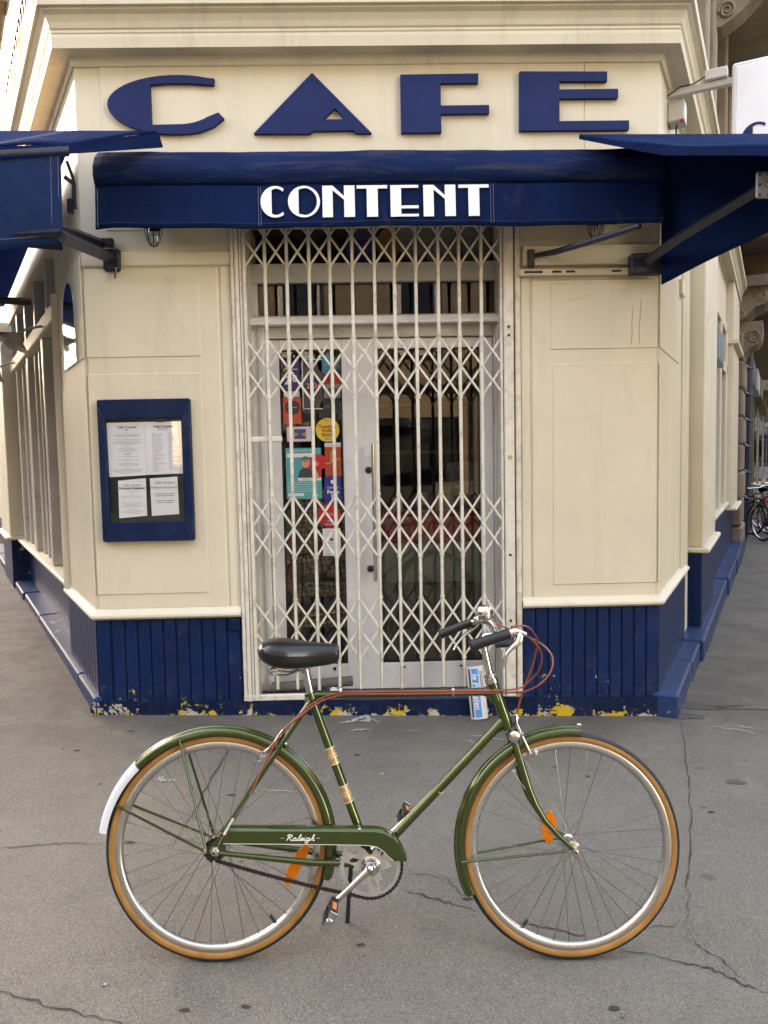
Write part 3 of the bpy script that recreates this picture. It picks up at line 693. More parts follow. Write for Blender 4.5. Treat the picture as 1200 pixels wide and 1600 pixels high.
# ================================================================== DOOR AND TRANSOM
door = thing('double_door', 'pale aluminium glazed double door with transom window behind the folding gate', 'door', (.06, .22, .1))
def dx(name, x0, x1, y0, y1, z0, z1, m='alu', par=None, b=.004): return obj(name, MB().box(x0, x1, y0, y1, z0, z1, b), M[m], par or door)
dx('jamb', -.70, -.615, .17, .30, .08, 2.42, 'alu_white'); dx('jamb', -.655, -.64, .15, .17, .1, 2.40)
dx('jamb', .79, .86, .17, .30, .08, 2.42); dx('jamb', .80, .83, .14, .17, .1, 2.4)
dx('head_frame', -.614, .789, .18, .30, 2.335, 2.405)
dx('transom_ledge', -.70, .84, .10, .29, 2.405, 2.428, 'alu_white'); dx('transom_ledge', -.70, .84, .13, .288, 2.4285, 2.455, 'alu_white')
tf = dx('transom_frame', -.70, .85, .20, .29, 2.456, 2.475)
dx('rail', -.70, .85, .20, .29, 2.675, 2.79, par=tf); dx('stile', -.70, -.655, .20, .29, 2.476, 2.674, par=tf); dx('stile', .815, .85, .20, .29, 2.476, 2.674, par=tf)
obj('pane', MB().box(-.655, .815, .245, .251, 2.475, 2.675), M['glass_dark'], tf)
obj('pane', MB().box(-.70, .85, .26, .266, 2.791, 3.2), M['glass'], tf)
def leaf(x0, x1, gx0, gx1, name):
    L = obj(name, MB().box(x0, gx0, .20, .25, .125, 2.33, .004).box(gx1, x1, .20, .25, .125, 2.33, .004).box(gx0, gx1, .2005, .2495, 2.268, 2.3295, .003).box(gx0, gx1, .2005, .2495, .126, .295, .003), M['alu_white'])
    o = L; COL.objects.unlink(o); put(o, door); WM[o.name] = Matrix.Identity(4)
    obj('pane', MB().box(gx0, gx1, .222, .228, .295, 2.268), M['glass'], o)
    obj('gasket', MB().box(gx0, gx0+.008, .206, .222, .295, 2.268).box(gx1-.008, gx1, .206, .222, .295, 2.268).box(gx0, gx1, .206, .222, 2.26, 2.268).box(gx0, gx1, .206, .222, .295, .303), M['rubber'], o)
    return o
l1 = leaf(-.612, -.070, -.533, -.150, 'door_leaf'); l2 = leaf(-.066, .788, .056, .706, 'door_leaf')
obj('pull_handle', MB().tube([(.034, .14, .83), (.034, .14, 1.68)], .011, 10).tube([(.034, .14, .90), (.034, .20, .90)], .008, 8).tube([(.034, .14, 1.60), (.034, .20, 1.60)], .008, 8), M['chrome'], l2, smooth=40)
for z in (1.52, .90): obj('lock', MB().lathe([(0,.178),(.014,.180),(.020,.188),(.022,.2)], (.005, 0, z), (0,1,0), 18), M['steel_dark'], l2, smooth=40)
obj('kick_vent', MB().box(-.245, -.225, .196, .2, .255, .275), M['rubber'], l1); obj('kick_vent', MB().box(.18, .215, .196, .2, .26, .27), M['rubber'], l2); obj('kick_vent', MB().box(.56, .595, .196, .2, .26, .27), M['rubber'], l2)
dx('threshold', -.70, .86, .12, .45, .06, .125, 'interior', b=.002)
# dim room behind
room = thing('cafe_interior', 'dark cafe interior seen through the door glass', 'room', (0, 2, .1)); tag(room, kind='structure')
obj('floor', MB().box(-1.4, 1.55, .3, 4.2, .05, .11), M['interior_floor'], room); obj('back_wall', MB().box(-1.4, 1.55, 4.2, 4.3, .11, 3.4), M['interior'], room)
obj('side_wall', MB().box(-1.5, -1.4, .46, 4.3, .11, 3.4), M['interior'], room); obj('side_wall', MB().box(1.55, 1.65, .46, 4.3, .11, 3.4), M['interior'], room)
obj('ceiling', MB().box(-1.5, 1.65, .46, 4.3, 3.4, 3.5), M['interior'], room)
ct = thing('bar_counter', 'bar counter inside the right door pane, red band standing in for a reflection', 'counter', (.8, .7, .11))
obj('front_panel', MB().box(.1, 1.5, .56, .60, .12, .74, .01), M['interior'], ct); obj('red_band', MB().box(.1, 1.5, .545, .60, 1.02, 1.20, .01), flat('dark_red_lacquer', (.30,.02,.015), .35), ct)  # red and grey bands stand in for tones mirrored in the pane
obj('grey_band', MB().box(.1, 1.5, .55, .60, .742, 1.018, .01), flat('grey_green_panel', (.16,.17,.13), .5), ct); obj('top', MB().box(.05, 1.52, .54, 1.1, 1.202, 1.23, .01), M['dark_red_lacquer'], ct)
for nm_, lb, x, w, y, d, h, col, ct_ in (('paper_bag','tan paper bag on the counter inside',.52,.13,.62,.09,.19,(.34,.26,.15),'bag'),('storage_tin','blue tin standing in for a car reflection, on the counter inside',.36,.10,.66,.1,.12,(.03,.07,.16),'tin'),('storage_tin','small white tin at the left end of the counter inside',.20,.07,.64,.07,.09,(.45,.44,.41),'tin'),('coffee_machine','dark steel coffee machine on the counter inside',.66,.24,.72,.25,.32,(.10,.10,.11),'machine')):  # the blue tin stands in for a car mirrored in the glass
    e_ = thing(nm_, lb, ct_, (x, y, 1.23)); m_ = flat(nm_ + '_' + lb.split()[0], col, .4)
    obj('body', MB().prism([(x-w/2,1.231),(x+w/2,1.231),(x+w/2*.96,1.231+h*.85),(x+w/2*.86,1.231+h),(x-w/2*.86,1.231+h),(x-w/2*.96,1.231+h*.85)], y, y+d, XZ), m_, e_)
    obj('front_label', MB().box(x-w*.3, x+w*.3, y-.004, y-.001, 1.231+h*.3, 1.231+h*.6, .001), flat('counter_label', (.4,.37,.3), .5), e_)
sh2 = thing('wall_shelf', 'dim wooden bottle shelf high behind the counter', 'shelf', (.6, 1.3, 1.7))
for z_ in (1.62, 1.98): obj('board', MB().box(.05, 1.4, 1.25, 1.45, z_, z_+.025, .004), flat('shelf_wood', (.20,.12,.06), .6), sh2)
M['rattan'] = mat('rattan_cane', (.30,.19,.09), .45, var=.2); M['woven'] = weave('woven_cane', (.32,.21,.11), (.025,.018,.012), 42)
def bistro_chair(x, y, z, label):
    c = thing('bistro_chair', label, 'chair', (x, y, z), 'woven bistro chairs stacked inside the door')
    obj('seat', MB().box(x-.2, x+.2, y-.2, y+.2, z+.44, z+.47, .012), M['woven'], c)
    bk = [[(x-.19+.38*k/8, y+.19+.05*(r/3)+.03*math.sin(math.pi*k/8), z+.56+.30*r/3) for k in range(9)] for r in range(4)]
    obj('backrest', MB().sheet(bk), M['woven'], c, smooth=60, recalc=False)
    for sx in (-1, 1):
        obj('leg', MB().tube([(x+.18*sx, y-.18, z+.44), (x+.2*sx, y-.2, z)], .013, 8), M['rattan'], c, smooth=40)
        obj('leg', MB().tube([(x+.2*sx, y+.24, z+.9), (x+.18*sx, y+.19, z+.45), (x+.2*sx, y+.22, z)], .013, 8), M['rattan'], c, smooth=40)
    obj('apron', MB().box(x-.2, x+.2, y-.205, y-.19, z+.38, z+.44, .005), M['woven'], c)
bistro_chair(-.30, .60, .11, 'woven bistro chair at the bottom of the stack inside')
bistro_chair(-.29, .63, .31, 'woven bistro chair in the middle of the stack inside')
bistro_chair(-.31, .61, .53, 'woven bistro chair on top of the stack inside')
pz = thing('folded_parasol', 'red and green folded parasol leaning behind the left door pane', 'parasol', (-.6, .5, .11))
obj('canopy', MB().lathe([(0,1.0),(.03,.98),(.05,.8),(.055,.6)], (-.57, .5, .11), (.02,.05,1), 8), flat('parasol_red', (.35,.02,.02), .8), pz); obj('tip', MB().lathe([(.052,.98),(.03,1.14),(0,1.16)], (-.57, .5, .12), (.02,.05,1), 8), flat('parasol_green', (.02,.25,.04), .8), pz)
obj('pole', MB().tube([(-.57, .5, .11), (-.56, .53, .75)], .012, 6), M['rattan'], pz)
gc = obj('green_crate', MB().box(-.52, -.40, .48, .6, .52, .58, .006), flat('bright_green_plastic', (.02,.32,.05), .4)); tag(gc, 'small bright green plastic tray low behind the left pane', 'tray')
# cloths stored above the transom
for i, (x, z, rx, rz, m, lb) in enumerate(((-.02,2.93,.09,.13,('floral_cloth',(.06,.06,.40)),'blue floral cloth bundle above the transom'),(.16,2.93,.08,.10,('orange_cloth',(.75,.22,.08)),'orange patterned cloth bundle above the transom'))):
    m_ = mat(m[0], m[1], .9, var=.9, scale=30)
    o = obj('cloth_bundle', MB().lathe([(.001,-1)]+[(math.cos(R(a)), math.sin(R(a))) for a in range(-75,80,15)]+[(.001,1)], (0,0,0), (0,0,1), 14), m_, None, Matrix(((rx,0,0,x),(0,.06,0,.335),(0,0,rz,z),(0,0,0,1))), 60)
    tag(o, lb, 'cloth')
st = stripes('striped_cloth', (.03,.04,.07), (.62,.64,.66), 55)
for i, (x, z, rx, rz, lb) in enumerate(((.32,2.95,.11,.13,'striped cushion second from the orange cloth above the transom'),(.50,2.93,.13,.14,'striped cushion in the middle of the row above the transom'),(.72,2.94,.12,.15,'striped cushion at the right end above the transom'))):
    o = obj('striped_cushion', MB().lathe([(.001,-1)]+[(math.cos(R(a))**.6, math.sin(R(a))) for a in range(-75,80,15)]+[(.001,1)], (0,0,0), (0,0,1), 18), st, None, Matrix(((rx,0,0,x),(0,.065,0,.34),(0,0,rz,z),(0,0,0,1))), 60)
    tag(o, lb, 'cushion')
sh = obj('storage_shelf', MB().box(-.69, .85, .28, .46, 2.775, 2.795), M['interior']); tag(sh, 'dark shelf behind the glass above the transom', 'shelf')
rc_ = obj('rolled_cloth', MB().tube([(.60, .42, 3.08), (.66, .40, 2.92), (.76, .38, 2.80)], .035, 10), flat('dusty_red_cloth', (.30,.09,.07), .9), smooth=60); tag(rc_, 'dusty red rolled cloth slanting among the striped cushions', 'cloth')

# ---- posters and stickers on the door glass
PY = .196
def sticker(name, label, loops, col, cat='sticker'):
    o = obj(name, MB().prism(loops, PY, PY+.003, XZ), flat('_'.join(label.split()[:3]) + '_print', col, .5)); tag(o, label, cat, 'notices on the left door pane'); return o
def rect(x0, x1, z0, z1): return [(x0,z0),(x1,z0),(x1,z1),(x0,z1)]
def pr_rect(par, x0, x1, z0, z1, col, nm, k=1): return obj('print', MB().prism(rect(x0,x1,z0,z1), PY-.0012*k, PY-.0002, XZ), flat(nm, col, .5), par)
def pr_disc(par, x, z, r, col, nm, k=1): return obj('print', MB().prism(arc(x,z,r,r,0,345,23), PY-.0012*k, PY-.0002, XZ), flat(nm, col, .5), par)
Wp, Bk = (.72,.70,.66), (.02,.02,.02)
tx = lambda par, b, x, z, s, m, k=2, **kw: lettering(b, x, z, PY-.0012*k, s, M[m], par, **kw)
flat('ink_white', (.75,.74,.70)); flat('ink_black', (.02,.02,.02)); flat('ink_red', (.45,.06,.03)); flat('ink_pink', (.75,.22,.22)); flat('ink_yellow', (.75,.55,.08))
p = sticker('poster', 'purple poster with pale numerals, top left of the door pane', rect(-.511,-.409,1.979,2.20), (.045,.03,.13), 'poster')
tx(p,'2',-.485,2.08,.07,'ink_white',bold=.002); tx(p,'0',-.438,2.09,.06,'ink_white',bold=.002); pr_rect(p,-.509,-.411,1.98,2.015,(.55,.52,.52),'pale_print'); pr_rect(p,-.50,-.42,2.148,2.152,Wp,'white_print')
obj('print', MB().prism([(-.511,2.142),(-.487,2.168),(-.483,2.155),(-.508,2.138)], PY-.002, PY-.0002, XZ), flat('yellow_print', (.75,.5,.02)), p)
p = sticker('poster', 'grey poster in white frame with navy 2024 diamond', rect(-.393,-.27,1.903,2.209), (.07,.065,.055), 'poster')
for r_ in ((-.393,-.388,1.903,2.209),(-.393,-.27,1.903,1.908),(-.393,-.27,2.204,2.209)): pr_rect(p,*r_,Wp,'white_print')
obj('print', MB().prism([(-.324,1.965),(-.268,2.044),(-.324,2.125),(-.378,2.044)], PY-.0016, PY-.0002, XZ), flat('navy_print', (.012,.018,.10)), p); tx(p,'2024',-.324,2.045,.045,'ink_pink',bold=.0015)
p = sticker('sticker', 'holographic round sticker near the top of the left pane', arc(-.345,2.197,.038,.038,0,345,23), (.35,.55,.50)); pr_disc(p,-.34,2.185,.022,(.25,.2,.55),'violet_print'); tx(p,'KA',-.348,2.215,.022,'ink_black')
p = sticker('sticker', 'large teal round sticker at the top right of the left pane', arc(-.234,2.178,.063,.063,0,345,23), (.02,.19,.26)); pr_rect(p,-.262,-.206,2.168,2.182,(.06,.28,.35),'pale_teal_disc_print'); pr_rect(p,-.255,-.213,2.15,2.156,(.06,.28,.35),'pale_teal_disc_print')
p = sticker('sticker', 'red and grey guide card under the teal round sticker', rect(-.261,-.159,1.970,2.112), (.20,.19,.16)); pr_rect(p,-.261,-.159,2.056,2.112,(.42,.02,.012),'red_print'); pr_rect(p,-.235,-.18,1.985,2.03,(.05,.05,.03),'dark_print'); pr_rect(p,-.25,-.2,2.08,2.088,(.6,.4,.05),'yellow_print')
p = sticker('sticker', 'black round sticker right of the orange-red card', arc(-.226,1.912,.061,.061,0,345,23), (.018,.018,.020)); pr_rect(p,-.262,-.19,1.905,1.93,(.06,.06,.06),'charcoal_print')
p = sticker('sticker', 'orange-red card with dark disc', rect(-.515,-.404,1.815,1.976), (.62,.08,.045)); pr_disc(p,-.458,1.915,.046,(.05,.035,.05),'dark_disc_print'); pr_rect(p,-.488,-.43,1.913,1.918,(.4,.38,.4),'faint_print',2); pr_rect(p,-.505,-.415,1.835,1.838,(.3,.03,.02),'dull_red_print')
p = sticker('sticker', 'lilac card with small blue picture', rect(-.497,-.347,1.706,1.797), (.62,.50,.56)); pr_rect(p,-.452,-.378,1.722,1.782,(.04,.06,.17),'picture_print'); obj('print', MB().prism([(-.452,1.73),(-.42,1.75),(-.452,1.765)], PY-.002, PY-.0002, XZ), flat('ochre_print', (.35,.24,.06)), p); obj('print', MB().prism([(-.378,1.73),(-.41,1.75),(-.378,1.765)], PY-.002, PY-.0002, XZ), M['ochre_print'], p)
p = sticker('sticker', 'yellow round bistro award sticker', arc(-.244,1.774,.074,.074,0,345,23), (.72,.50,.05)); tx(p,'Trophées',-.244,1.795,.028,'ink_red',bold=.0008); tx(p,'Pudlo',-.244,1.77,.03,'ink_red',bold=.0008); tx(p,'Bistrot',-.244,1.745,.026,'ink_red',bold=.0008); pr_rect(p,-.265,-.225,1.712,1.73,(.25,.33,.30),'sage_print'); pr_rect(p,-.26,-.23,1.828,1.836,(.25,.33,.30),'sage_print')
p = sticker('poster', 'teal poster with cartoon singer in a cap', rect(-.508,-.289,1.348,1.665), (.04,.33,.34), 'poster')
obj('print', MB().prism(arc(-.318,1.575,.075,.05,0,345,23), PY-.0008, PY-.0002, XZ), flat('poster_red', (.55,.02,.025)), p)
pr_rect(p,-.365,-.2895,1.47,1.585,(.55,.02,.025),'poster_red'); pr_rect(p,-.50,-.345,1.608,1.632,Wp,'white_print'); pr_rect(p,-.435,-.29,1.462,1.48,Wp,'white_print',2); pr_rect(p,-.50,-.40,1.366,1.384,Wp,'white_print')
obj('print', MB().prism([(-.435,1.48),(-.425,1.52),(-.40,1.545),(-.37,1.54),(-.345,1.515),(-.335,1.48)], PY-.002, PY-.0002, XZ), flat('jacket_print', (.03,.045,.06)), p)
obj('print', MB().prism(arc(-.385,1.575,.026,.034,0,345,23), PY-.0026, PY-.0002, XZ), flat('face_print', (.68,.32,.17)), p)
obj('print', MB().prism([(-.417,1.577),(-.409,1.605),(-.385,1.616),(-.362,1.603),(-.360,1.592),(-.41,1.585),(-.420,1.572)], PY-.0034, PY-.0002, XZ), flat('cap_print', (.06,.16,.17)), p)
for ex_ in (-.392,-.374): obj('print', MB().prism(arc(ex_,1.58,.003,.005,0,315,7), PY-.0034, PY-.0002, XZ), M['ink_black'], p)
obj('print', MB().prism([(-.388,1.56),(-.374,1.562),(-.380,1.556)], PY-.0034, PY-.0002, XZ), M['ink_red'], p)
obj('print', MB().prism(arc(-.318,1.565,.014,.014,0,345,15), PY-.002, PY-.0002, XZ), M['ink_pink'], p)
obj('print', MB().prism([(-.325,1.475),(-.335,1.51),(-.325,1.53),(-.308,1.50),(-.306,1.475)], PY-.0026, PY-.0002, XZ), M['face_print'], p)
tx(p,'07.07.24 - 20.07',-.363,1.471,.014,'ink_black',k=3); tx(p,'PARIS',-.33,1.372,.016,'ink_white'); 
for k in range(5): pr_rect(p,-.50,-.32-.02*(k%3),1.45-.014*k,1.453-.014*k,(.45,.62,.60),'pale_teal_print')
tx(p,'MUSICAL TEAM PARIS',-.40,1.648,.015,'ink_white')
p = sticker('sticker', 'brick red card with yellow looping line', rect(-.265,-.165,1.486,1.694), (.40,.055,.02)); pr_rect(p,-.265,-.165,1.668,1.694,(.5,.48,.45),'pale_print')
lp = [(-.262,1.565),(-.235,1.565),(-.21,1.60),(-.20,1.635),(-.21,1.65),(-.226,1.63),(-.228,1.59),(-.215,1.57),(-.195,1.585),(-.19,1.60),(-.185,1.585),(-.17,1.60)]
obj('print', MB().tube([(a, PY-.001, b) for a, b in lp], .0022, 4), M['ink_yellow'], p)
p = sticker('sticker', 'royal blue guide card with white lettering', rect(-.271,-.167,1.322,1.484), (.012,.02,.20)); tx(p,'DANS LE',-.219,1.415,.018,'ink_white'); tx(p,'Pudlo',-.219,1.388,.032,'ink_white',bold=.001); tx(p,'20',-.219,1.36,.026,'ink_white',bold=.001); pr_disc(p,-.222,1.452,.012,Wp,'white_print')
p = sticker('sticker', 'red round sticker above the white notice', arc(-.247,1.241,.073,.073,0,345,23), (.50,.025,.03)); pr_rect(p,-.29,-.21,1.238,1.258,(.62,.12,.12),'pale_red_print'); pr_rect(p,-.26,-.235,1.20,1.212,(.05,.03,.15),'violet_print'); pr_rect(p,-.275,-.215,1.185,1.188,Wp,'white_print')
p = sticker('sticker', 'white paper notice below the red round sticker', rect(-.291,-.179,.988,1.160), (.70,.69,.68), 'notice')
pr_disc(p,-.235,1.09,.010,(.15,.15,.15),'dark_print')
for k in range(6): pr_rect(p,-.275,-.20,1.14-.022*k-(.03 if k>1 else 0),1.142-.022*k-(.03 if k>1 else 0),(.35,.35,.35),'grey_print')

# ================================================================== FOLDING GATE
gate = thing('folding_gate', 'closed cream steel lattice gate across the doorway', 'gate', (.06, -.02, .15))
PX = [-.700 + .1262*i for i in range(13)]
BANDS = [(2.712, 2.89, 3.068), (1.95, 2.1275, 2.305), (1.005, 1.19, 1.375), (.385, .5675, .75)]
def bar_mesh(w, z0=.20):
    b = MB().box(-w/2, w/2, -.012, .010, z0, 3.05, .004)
    for B in BANDS:
        for z in (B[0], B[2]): b.box(-w/2-.004, w/2+.004, -.006, .006, z-.009, z+.009, .003)
        for z in B: b.lathe([(0,-.019),(.006,-.017),(.007,-.012)], (0,0,z), (0,1,0), 8)
    me = b.mesh('gate_bar', 40); me.materials.append(M['gate']); return me
gb = bar_mesh(.0195)
rb = random.Random(2)
for i, x in enumerate(PX[1:-1]): obj('gate_bar', gb, None, gate, T(x + rb.uniform(-.004, .004), -.022, rb.uniform(-.008, .008)) @ Matrix.Rotation(R(rb.uniform(-.12, .12)), 4, 'Y'))
def strap(dx_, dz_, y):
    L = math.hypot(dx_, dz_); a = math.atan2(dz_, dx_); m_ = MB().box(-.012, L+.012, -.002, .002, -.0064, .0064, .0015)
    c, s_ = math.cos(a), math.sin(a)
    m_.v = [Vector((v.x*c - v.z*s_, v.y + y, v.x*s_ + v.z*c)) for v in m_.v]
    me = m_.mesh('lattice_strap'); me.materials.append(M['gate']); return me
for B in BANDS:
    rh = B[1]-B[0]; P_ = .1262
    full_d, full_u = strap(2*P_, -2*rh, -.004), strap(2*P_, 2*rh, .004)
    half_d, half_u = strap(P_, -rh, -.004), strap(P_, rh, .004)
    for i in range(13):
        if i <= 10:
            jt = lambda: T(0, 0, rb.uniform(-.003, .003)) @ Matrix.Rotation(R(rb.uniform(-.7, .7)), 4, 'Y'); obj('lattice_strap', full_d, None, gate, T(PX[i], -.018, B[2]) @ jt()); obj('lattice_strap', full_u, None, gate, T(PX[i], -.018, B[0]) @ jt())
    obj('lattice_strap', half_d, None, gate, T(PX[0], -.018, B[1])); obj('lattice_strap', half_u, None, gate, T(PX[0], -.018, B[1]))
    obj('lattice_strap', half_d, None, gate, T(PX[11], -.018, B[2])); obj('lattice_strap', half_u, None, gate, T(PX[11], -.018, B[0]))
gx = lambda n, x0, x1, y0, y1, z0, z1, m='gate', b=.004: obj(n, MB().box(x0, x1, y0, y1, z0, z1, b), M[m], gate)
gx('gate_post', -.775, -.752, -.030, .02, .14, 3.0); gx('gate_post', -.750, -.728, -.038, .02, .14, 3.0); gx('gate_post', -.725, -.708, -.030, .02, .15, 3.0); gx('gate_post', -.705, -.686, -.040, .01, .15, 3.0)
gx('gate_post', .797, .812, -.030, .02, .13, 3.0); gx('gate_post', .816, .875, -.040, .02, .13, 3.0, b=.006); gx('gate_post', .886, .918, -.022, .02, .15, 3.0)
gx('gate_gap', .875, .886, -.005, .02, .13, 3.0, 'rubber', .001)
gx('bottom_rail', -.775, -.17, -.036, -.006, .142, .178)
gx('roller', -.25, -.20, -.05, -.02, .165, .205, b=.012); obj('roller_wheel', MB().lathe([(0,-.06),(.018,-.058),(.02,-.05),(.02,-.04)], (-.235,0,.20), (0,1,0), 14), M['gate'], gate, smooth=40)
gx('latch_arm', -.695, -.505, -.012, .003, 1.70, 1.735, b=.006)
obj('keyhole', MB().lathe([(0,-.046),(.012,-.045),(.013,-.038)], (.848,0,1.585), (0,1,0), 14), M['gold'], gate, smooth=40)
for z in (2.35, 2.30, 1.0, .6): obj('rust_bolt', MB().lathe([(0,-.046),(.008,-.044),(.009,-.039)], (.845,0,z), (0,1,0), 8), M['steel_dark'], gate)
# threshold step, rolled mat, newspaper
rm = obj('rolled_mat', MB().tube([(-.62,.09,.185),(-.45,.08,.20),(-.30,.075,.21),(-.12,.07,.222)], .032, 12), flat('grey_felt', (.14,.13,.12), .95), smooth=50); tag(rm, 'grey rolled draught mat lying behind the gate foot', 'mat')
M['newsprint'] = mat('newsprint', (.66,.63,.58), .7, var=.05); 
npx = thing('newspaper', 'rolled white and blue newspaper propped against the gate', 'newspaper', (.635, -.1, .02))
Mn = Matrix.Translation(Vector((.638, -.085, .018))) @ Matrix.Rotation(R(-4.0), 4, 'Y') @ Matrix.Rotation(R(-9), 4, 'X')
def nsh(u0, u1, z0, z1, off):
    rows = []
    for z in (z0, z1):
        row = []
        for k in range(13):
            u = u0 + (u1-u0)*k/12; th = -1.45 + 2.6*u
            row.append((.046*math.sin(th) + .010*u, -.036*math.cos(th) - off*math.cos(th), z))
        rows.append(row)
    return MB().sheet(rows)
obj('sheet', nsh(-.15, 1.12, 0, .315, 0), M['newsprint'], npx, Mn, 60, False); obj('sheet', nsh(0, 1.0, .002, .31, -.006), M['newsprint'], npx, Mn, 60, False)
obj('blue_band', nsh(.36, .66, .012, .30, .0012), flat('sky_blue_ink', (.03,.28,.62), .6), npx, Mn, 60, False); obj('violet_band', nsh(.16, .27, .012, .30, .0012), flat('violet_ink', (.05,.03,.14), .6), npx, Mn, 60, False)
tm = text_mb('le Parisien', .052, shear=.15, bold=.001)
tm.v = [Vector((-.004 + v.y*.9, -.0395 - .0015*(1 - (v.y/.05)**2), .165 - v.x)) for v in tm.v]
obj('masthead', tm, M['ink_white'], npx, Mn, recalc=False)
for k in range(2): obj('headline', nsh(.74+.1*k, .78+.1*k, .14, .285, .0012), M['violet_ink'], npx, Mn, 60, False)

# ================================================================== MENU CASE
mc = thing('menu_case', 'navy framed menu display case on the left panel', 'menu case', (-1.30, -.05, 1.13))
def rail(pts): return obj('frame_rail', MB().prism(pts, -.066, -.018, XZ), M['navy_box'], mc)
O, I = (-1.571,-1.031,1.130,1.964), (-1.524,-1.086,1.246,1.850)
for pts in ([(O[0],O[3]),(O[1],O[3]),(I[1]+.012,I[3]),(I[0]-.012,I[3])],[(O[0],O[2]),(O[1],O[2]),(I[1]+.012,I[2]),(I[0]-.012,I[2])],
            [(O[0],O[2]+.001),(I[0],I[2]-.0),(I[0],I[3]),(O[0],O[3]-.001)],[(O[1],O[2]+.001),(I[1],I[2]),(I[1],I[3]),(O[1],O[3]-.001)]):
    o = rail(pts); md = o.modifiers.new('bevel', 'BEVEL'); md.width = .010; md.segments = 2; md.limit_method = 'ANGLE'
obj('backing', MB().box(I[0]-.01, I[1]+.01, -.035, -.02, I[2]-.01, I[3]+.01), flat('black_felt', (.012,.016,.016), .9), mc)
obj('pane', MB().box(I[0]-.003, I[1]+.003, -.055, -.052, I[2]-.003, I[3]+.003), M['glass_clear'], mc)
obj('clip', MB().box(-1.232, -1.18, -.045, -.035, 1.83, 1.848), M['rubber'], mc)
M['paper'] = mat('white_paper', (.76,.76,.77), .7, var=.03, scale=4); M['paper_warm'] = mat('cream_paper', (.74,.73,.70), .7, var=.03, scale=4)
flat('ink_grey', (.28,.28,.29)); flat('ink_dark', (.07,.07,.07))
def sheet_(label, q, m='paper'):
    o = obj('menu_sheet', MB().prism(q, -.041, -.0395, XZ), M[m]); return tag(o, label, 'paper', 'papers in the menu case')
def line(par, x, z, w, h=.0022, m='ink_grey'): return MB().box(x-w/2, x+w/2, -.0418, -.0412, z-h/2, z+h/2)
def lines(par, L, m='ink_grey', h=.0022):
    mb = MB()
    for x, z, w in L:
        r_ = random.Random(int(x*1e4+z*1e5)); u = -w/2
        while u < w/2 - .003:
            k = r_.uniform(.005, .016); k = min(k, w/2-u); mb.box(x+u, x+u+k, -.0418, -.0412, z-h/2, z+h/2); u += k + .003
    o = obj('small_print', mb, M[m], par); tag(o, kind='stuff'); return o
hd = lambda par, b, x, z, s, m='ink_dark', **k: lettering(b, x, z, -.0422, s, M[m], par, **k)
rr = random.Random(9)
a = sheet_('left white menu sheet with centred text in the case', [(-1.521,1.512),(-1.303,1.520),(-1.302,1.832),(-1.524,1.830)])
hd(a,'Café Content',-1.408,1.803,.021,bold=.0005); lines(a, [(-1.408,1.788,.035)], 'ink_dark', .004)
lines(a, [(-1.41+rr.uniform(-.004,.004), z, w) for z, w in ((1.772,.03),(1.762,.13),(1.755,.16),(1.748,.14),(1.738,.03),(1.730,.17),(1.722,.12),(1.715,.17),(1.708,.15),(1.701,.08),(1.688,.05),(1.680,.09),(1.672,.11),(1.665,.13),(1.658,.09),(1.630,.12),(1.616,.03),(1.610,.15),(1.598,.04),(1.590,.12),(1.583,.13),(1.576,.10),(1.562,.03),(1.555,.16),(1.548,.17),(1.541,.15),(1.534,.09))]); lines(a, [(-1.408,1.645,.04)], 'ink_dark', .004)
a = sheet_('right white menu sheet with two columns of prices in the case', [(-1.302,1.521),(-1.087,1.526),(-1.090,1.832),(-1.301,1.832)])
hd(a,'Café Content',-1.195,1.803,.021,bold=.0005); lines(a, [(-1.195,1.788,.06)], 'ink_dark', .004)
lines(a, [(-1.262+w/2, 1.765-.0078*k, w) for k, w in enumerate([.02]+[rr.uniform(.05,.075) for _ in range(12)]+[.04]+[rr.uniform(.04,.07) for _ in range(7)]+[.02]+[rr.uniform(.03,.09) for _ in range(8)])] + [(-1.17+w/2, 1.765-.0085*k, w) for k, w in enumerate([.03]+[rr.uniform(.02,.07) for _ in range(25)])])
a = sheet_('small white lunch menu sheet, lower left in the case', [(-1.474,1.268),(-1.310,1.280),(-1.309,1.502),(-1.472,1.490)])
hd(a,'Café Content',-1.392,1.462,.019); hd(a,'Formule Déjeuner',-1.392,1.445,.020,bold=.0005)
lines(a, [(-1.392, z, w) for z, w in ((1.428,.07),(1.42,.04),(1.405,.03),(1.397,.13),(1.388,.12),(1.365,.03),(1.357,.12),(1.349,.08),(1.342,.13),(1.335,.1),(1.322,.04),(1.312,.1),(1.304,.12),(1.296,.07))])
a = sheet_('small warm white opening hours sheet, lower right in the case', [(-1.282,1.278),(-1.121,1.286),(-1.124,1.508),(-1.286,1.500)], 'paper_warm')
hd(a,'Café Content',-1.20,1.474,.021); hd(a,"Horaires d'ouverture",-1.20,1.446,.0195)
lines(a, [(-1.20,1.408,.12),(-1.20,1.396,.115),(-1.20,1.368,.115),(-1.20,1.356,.09)], 'ink_dark', .004)

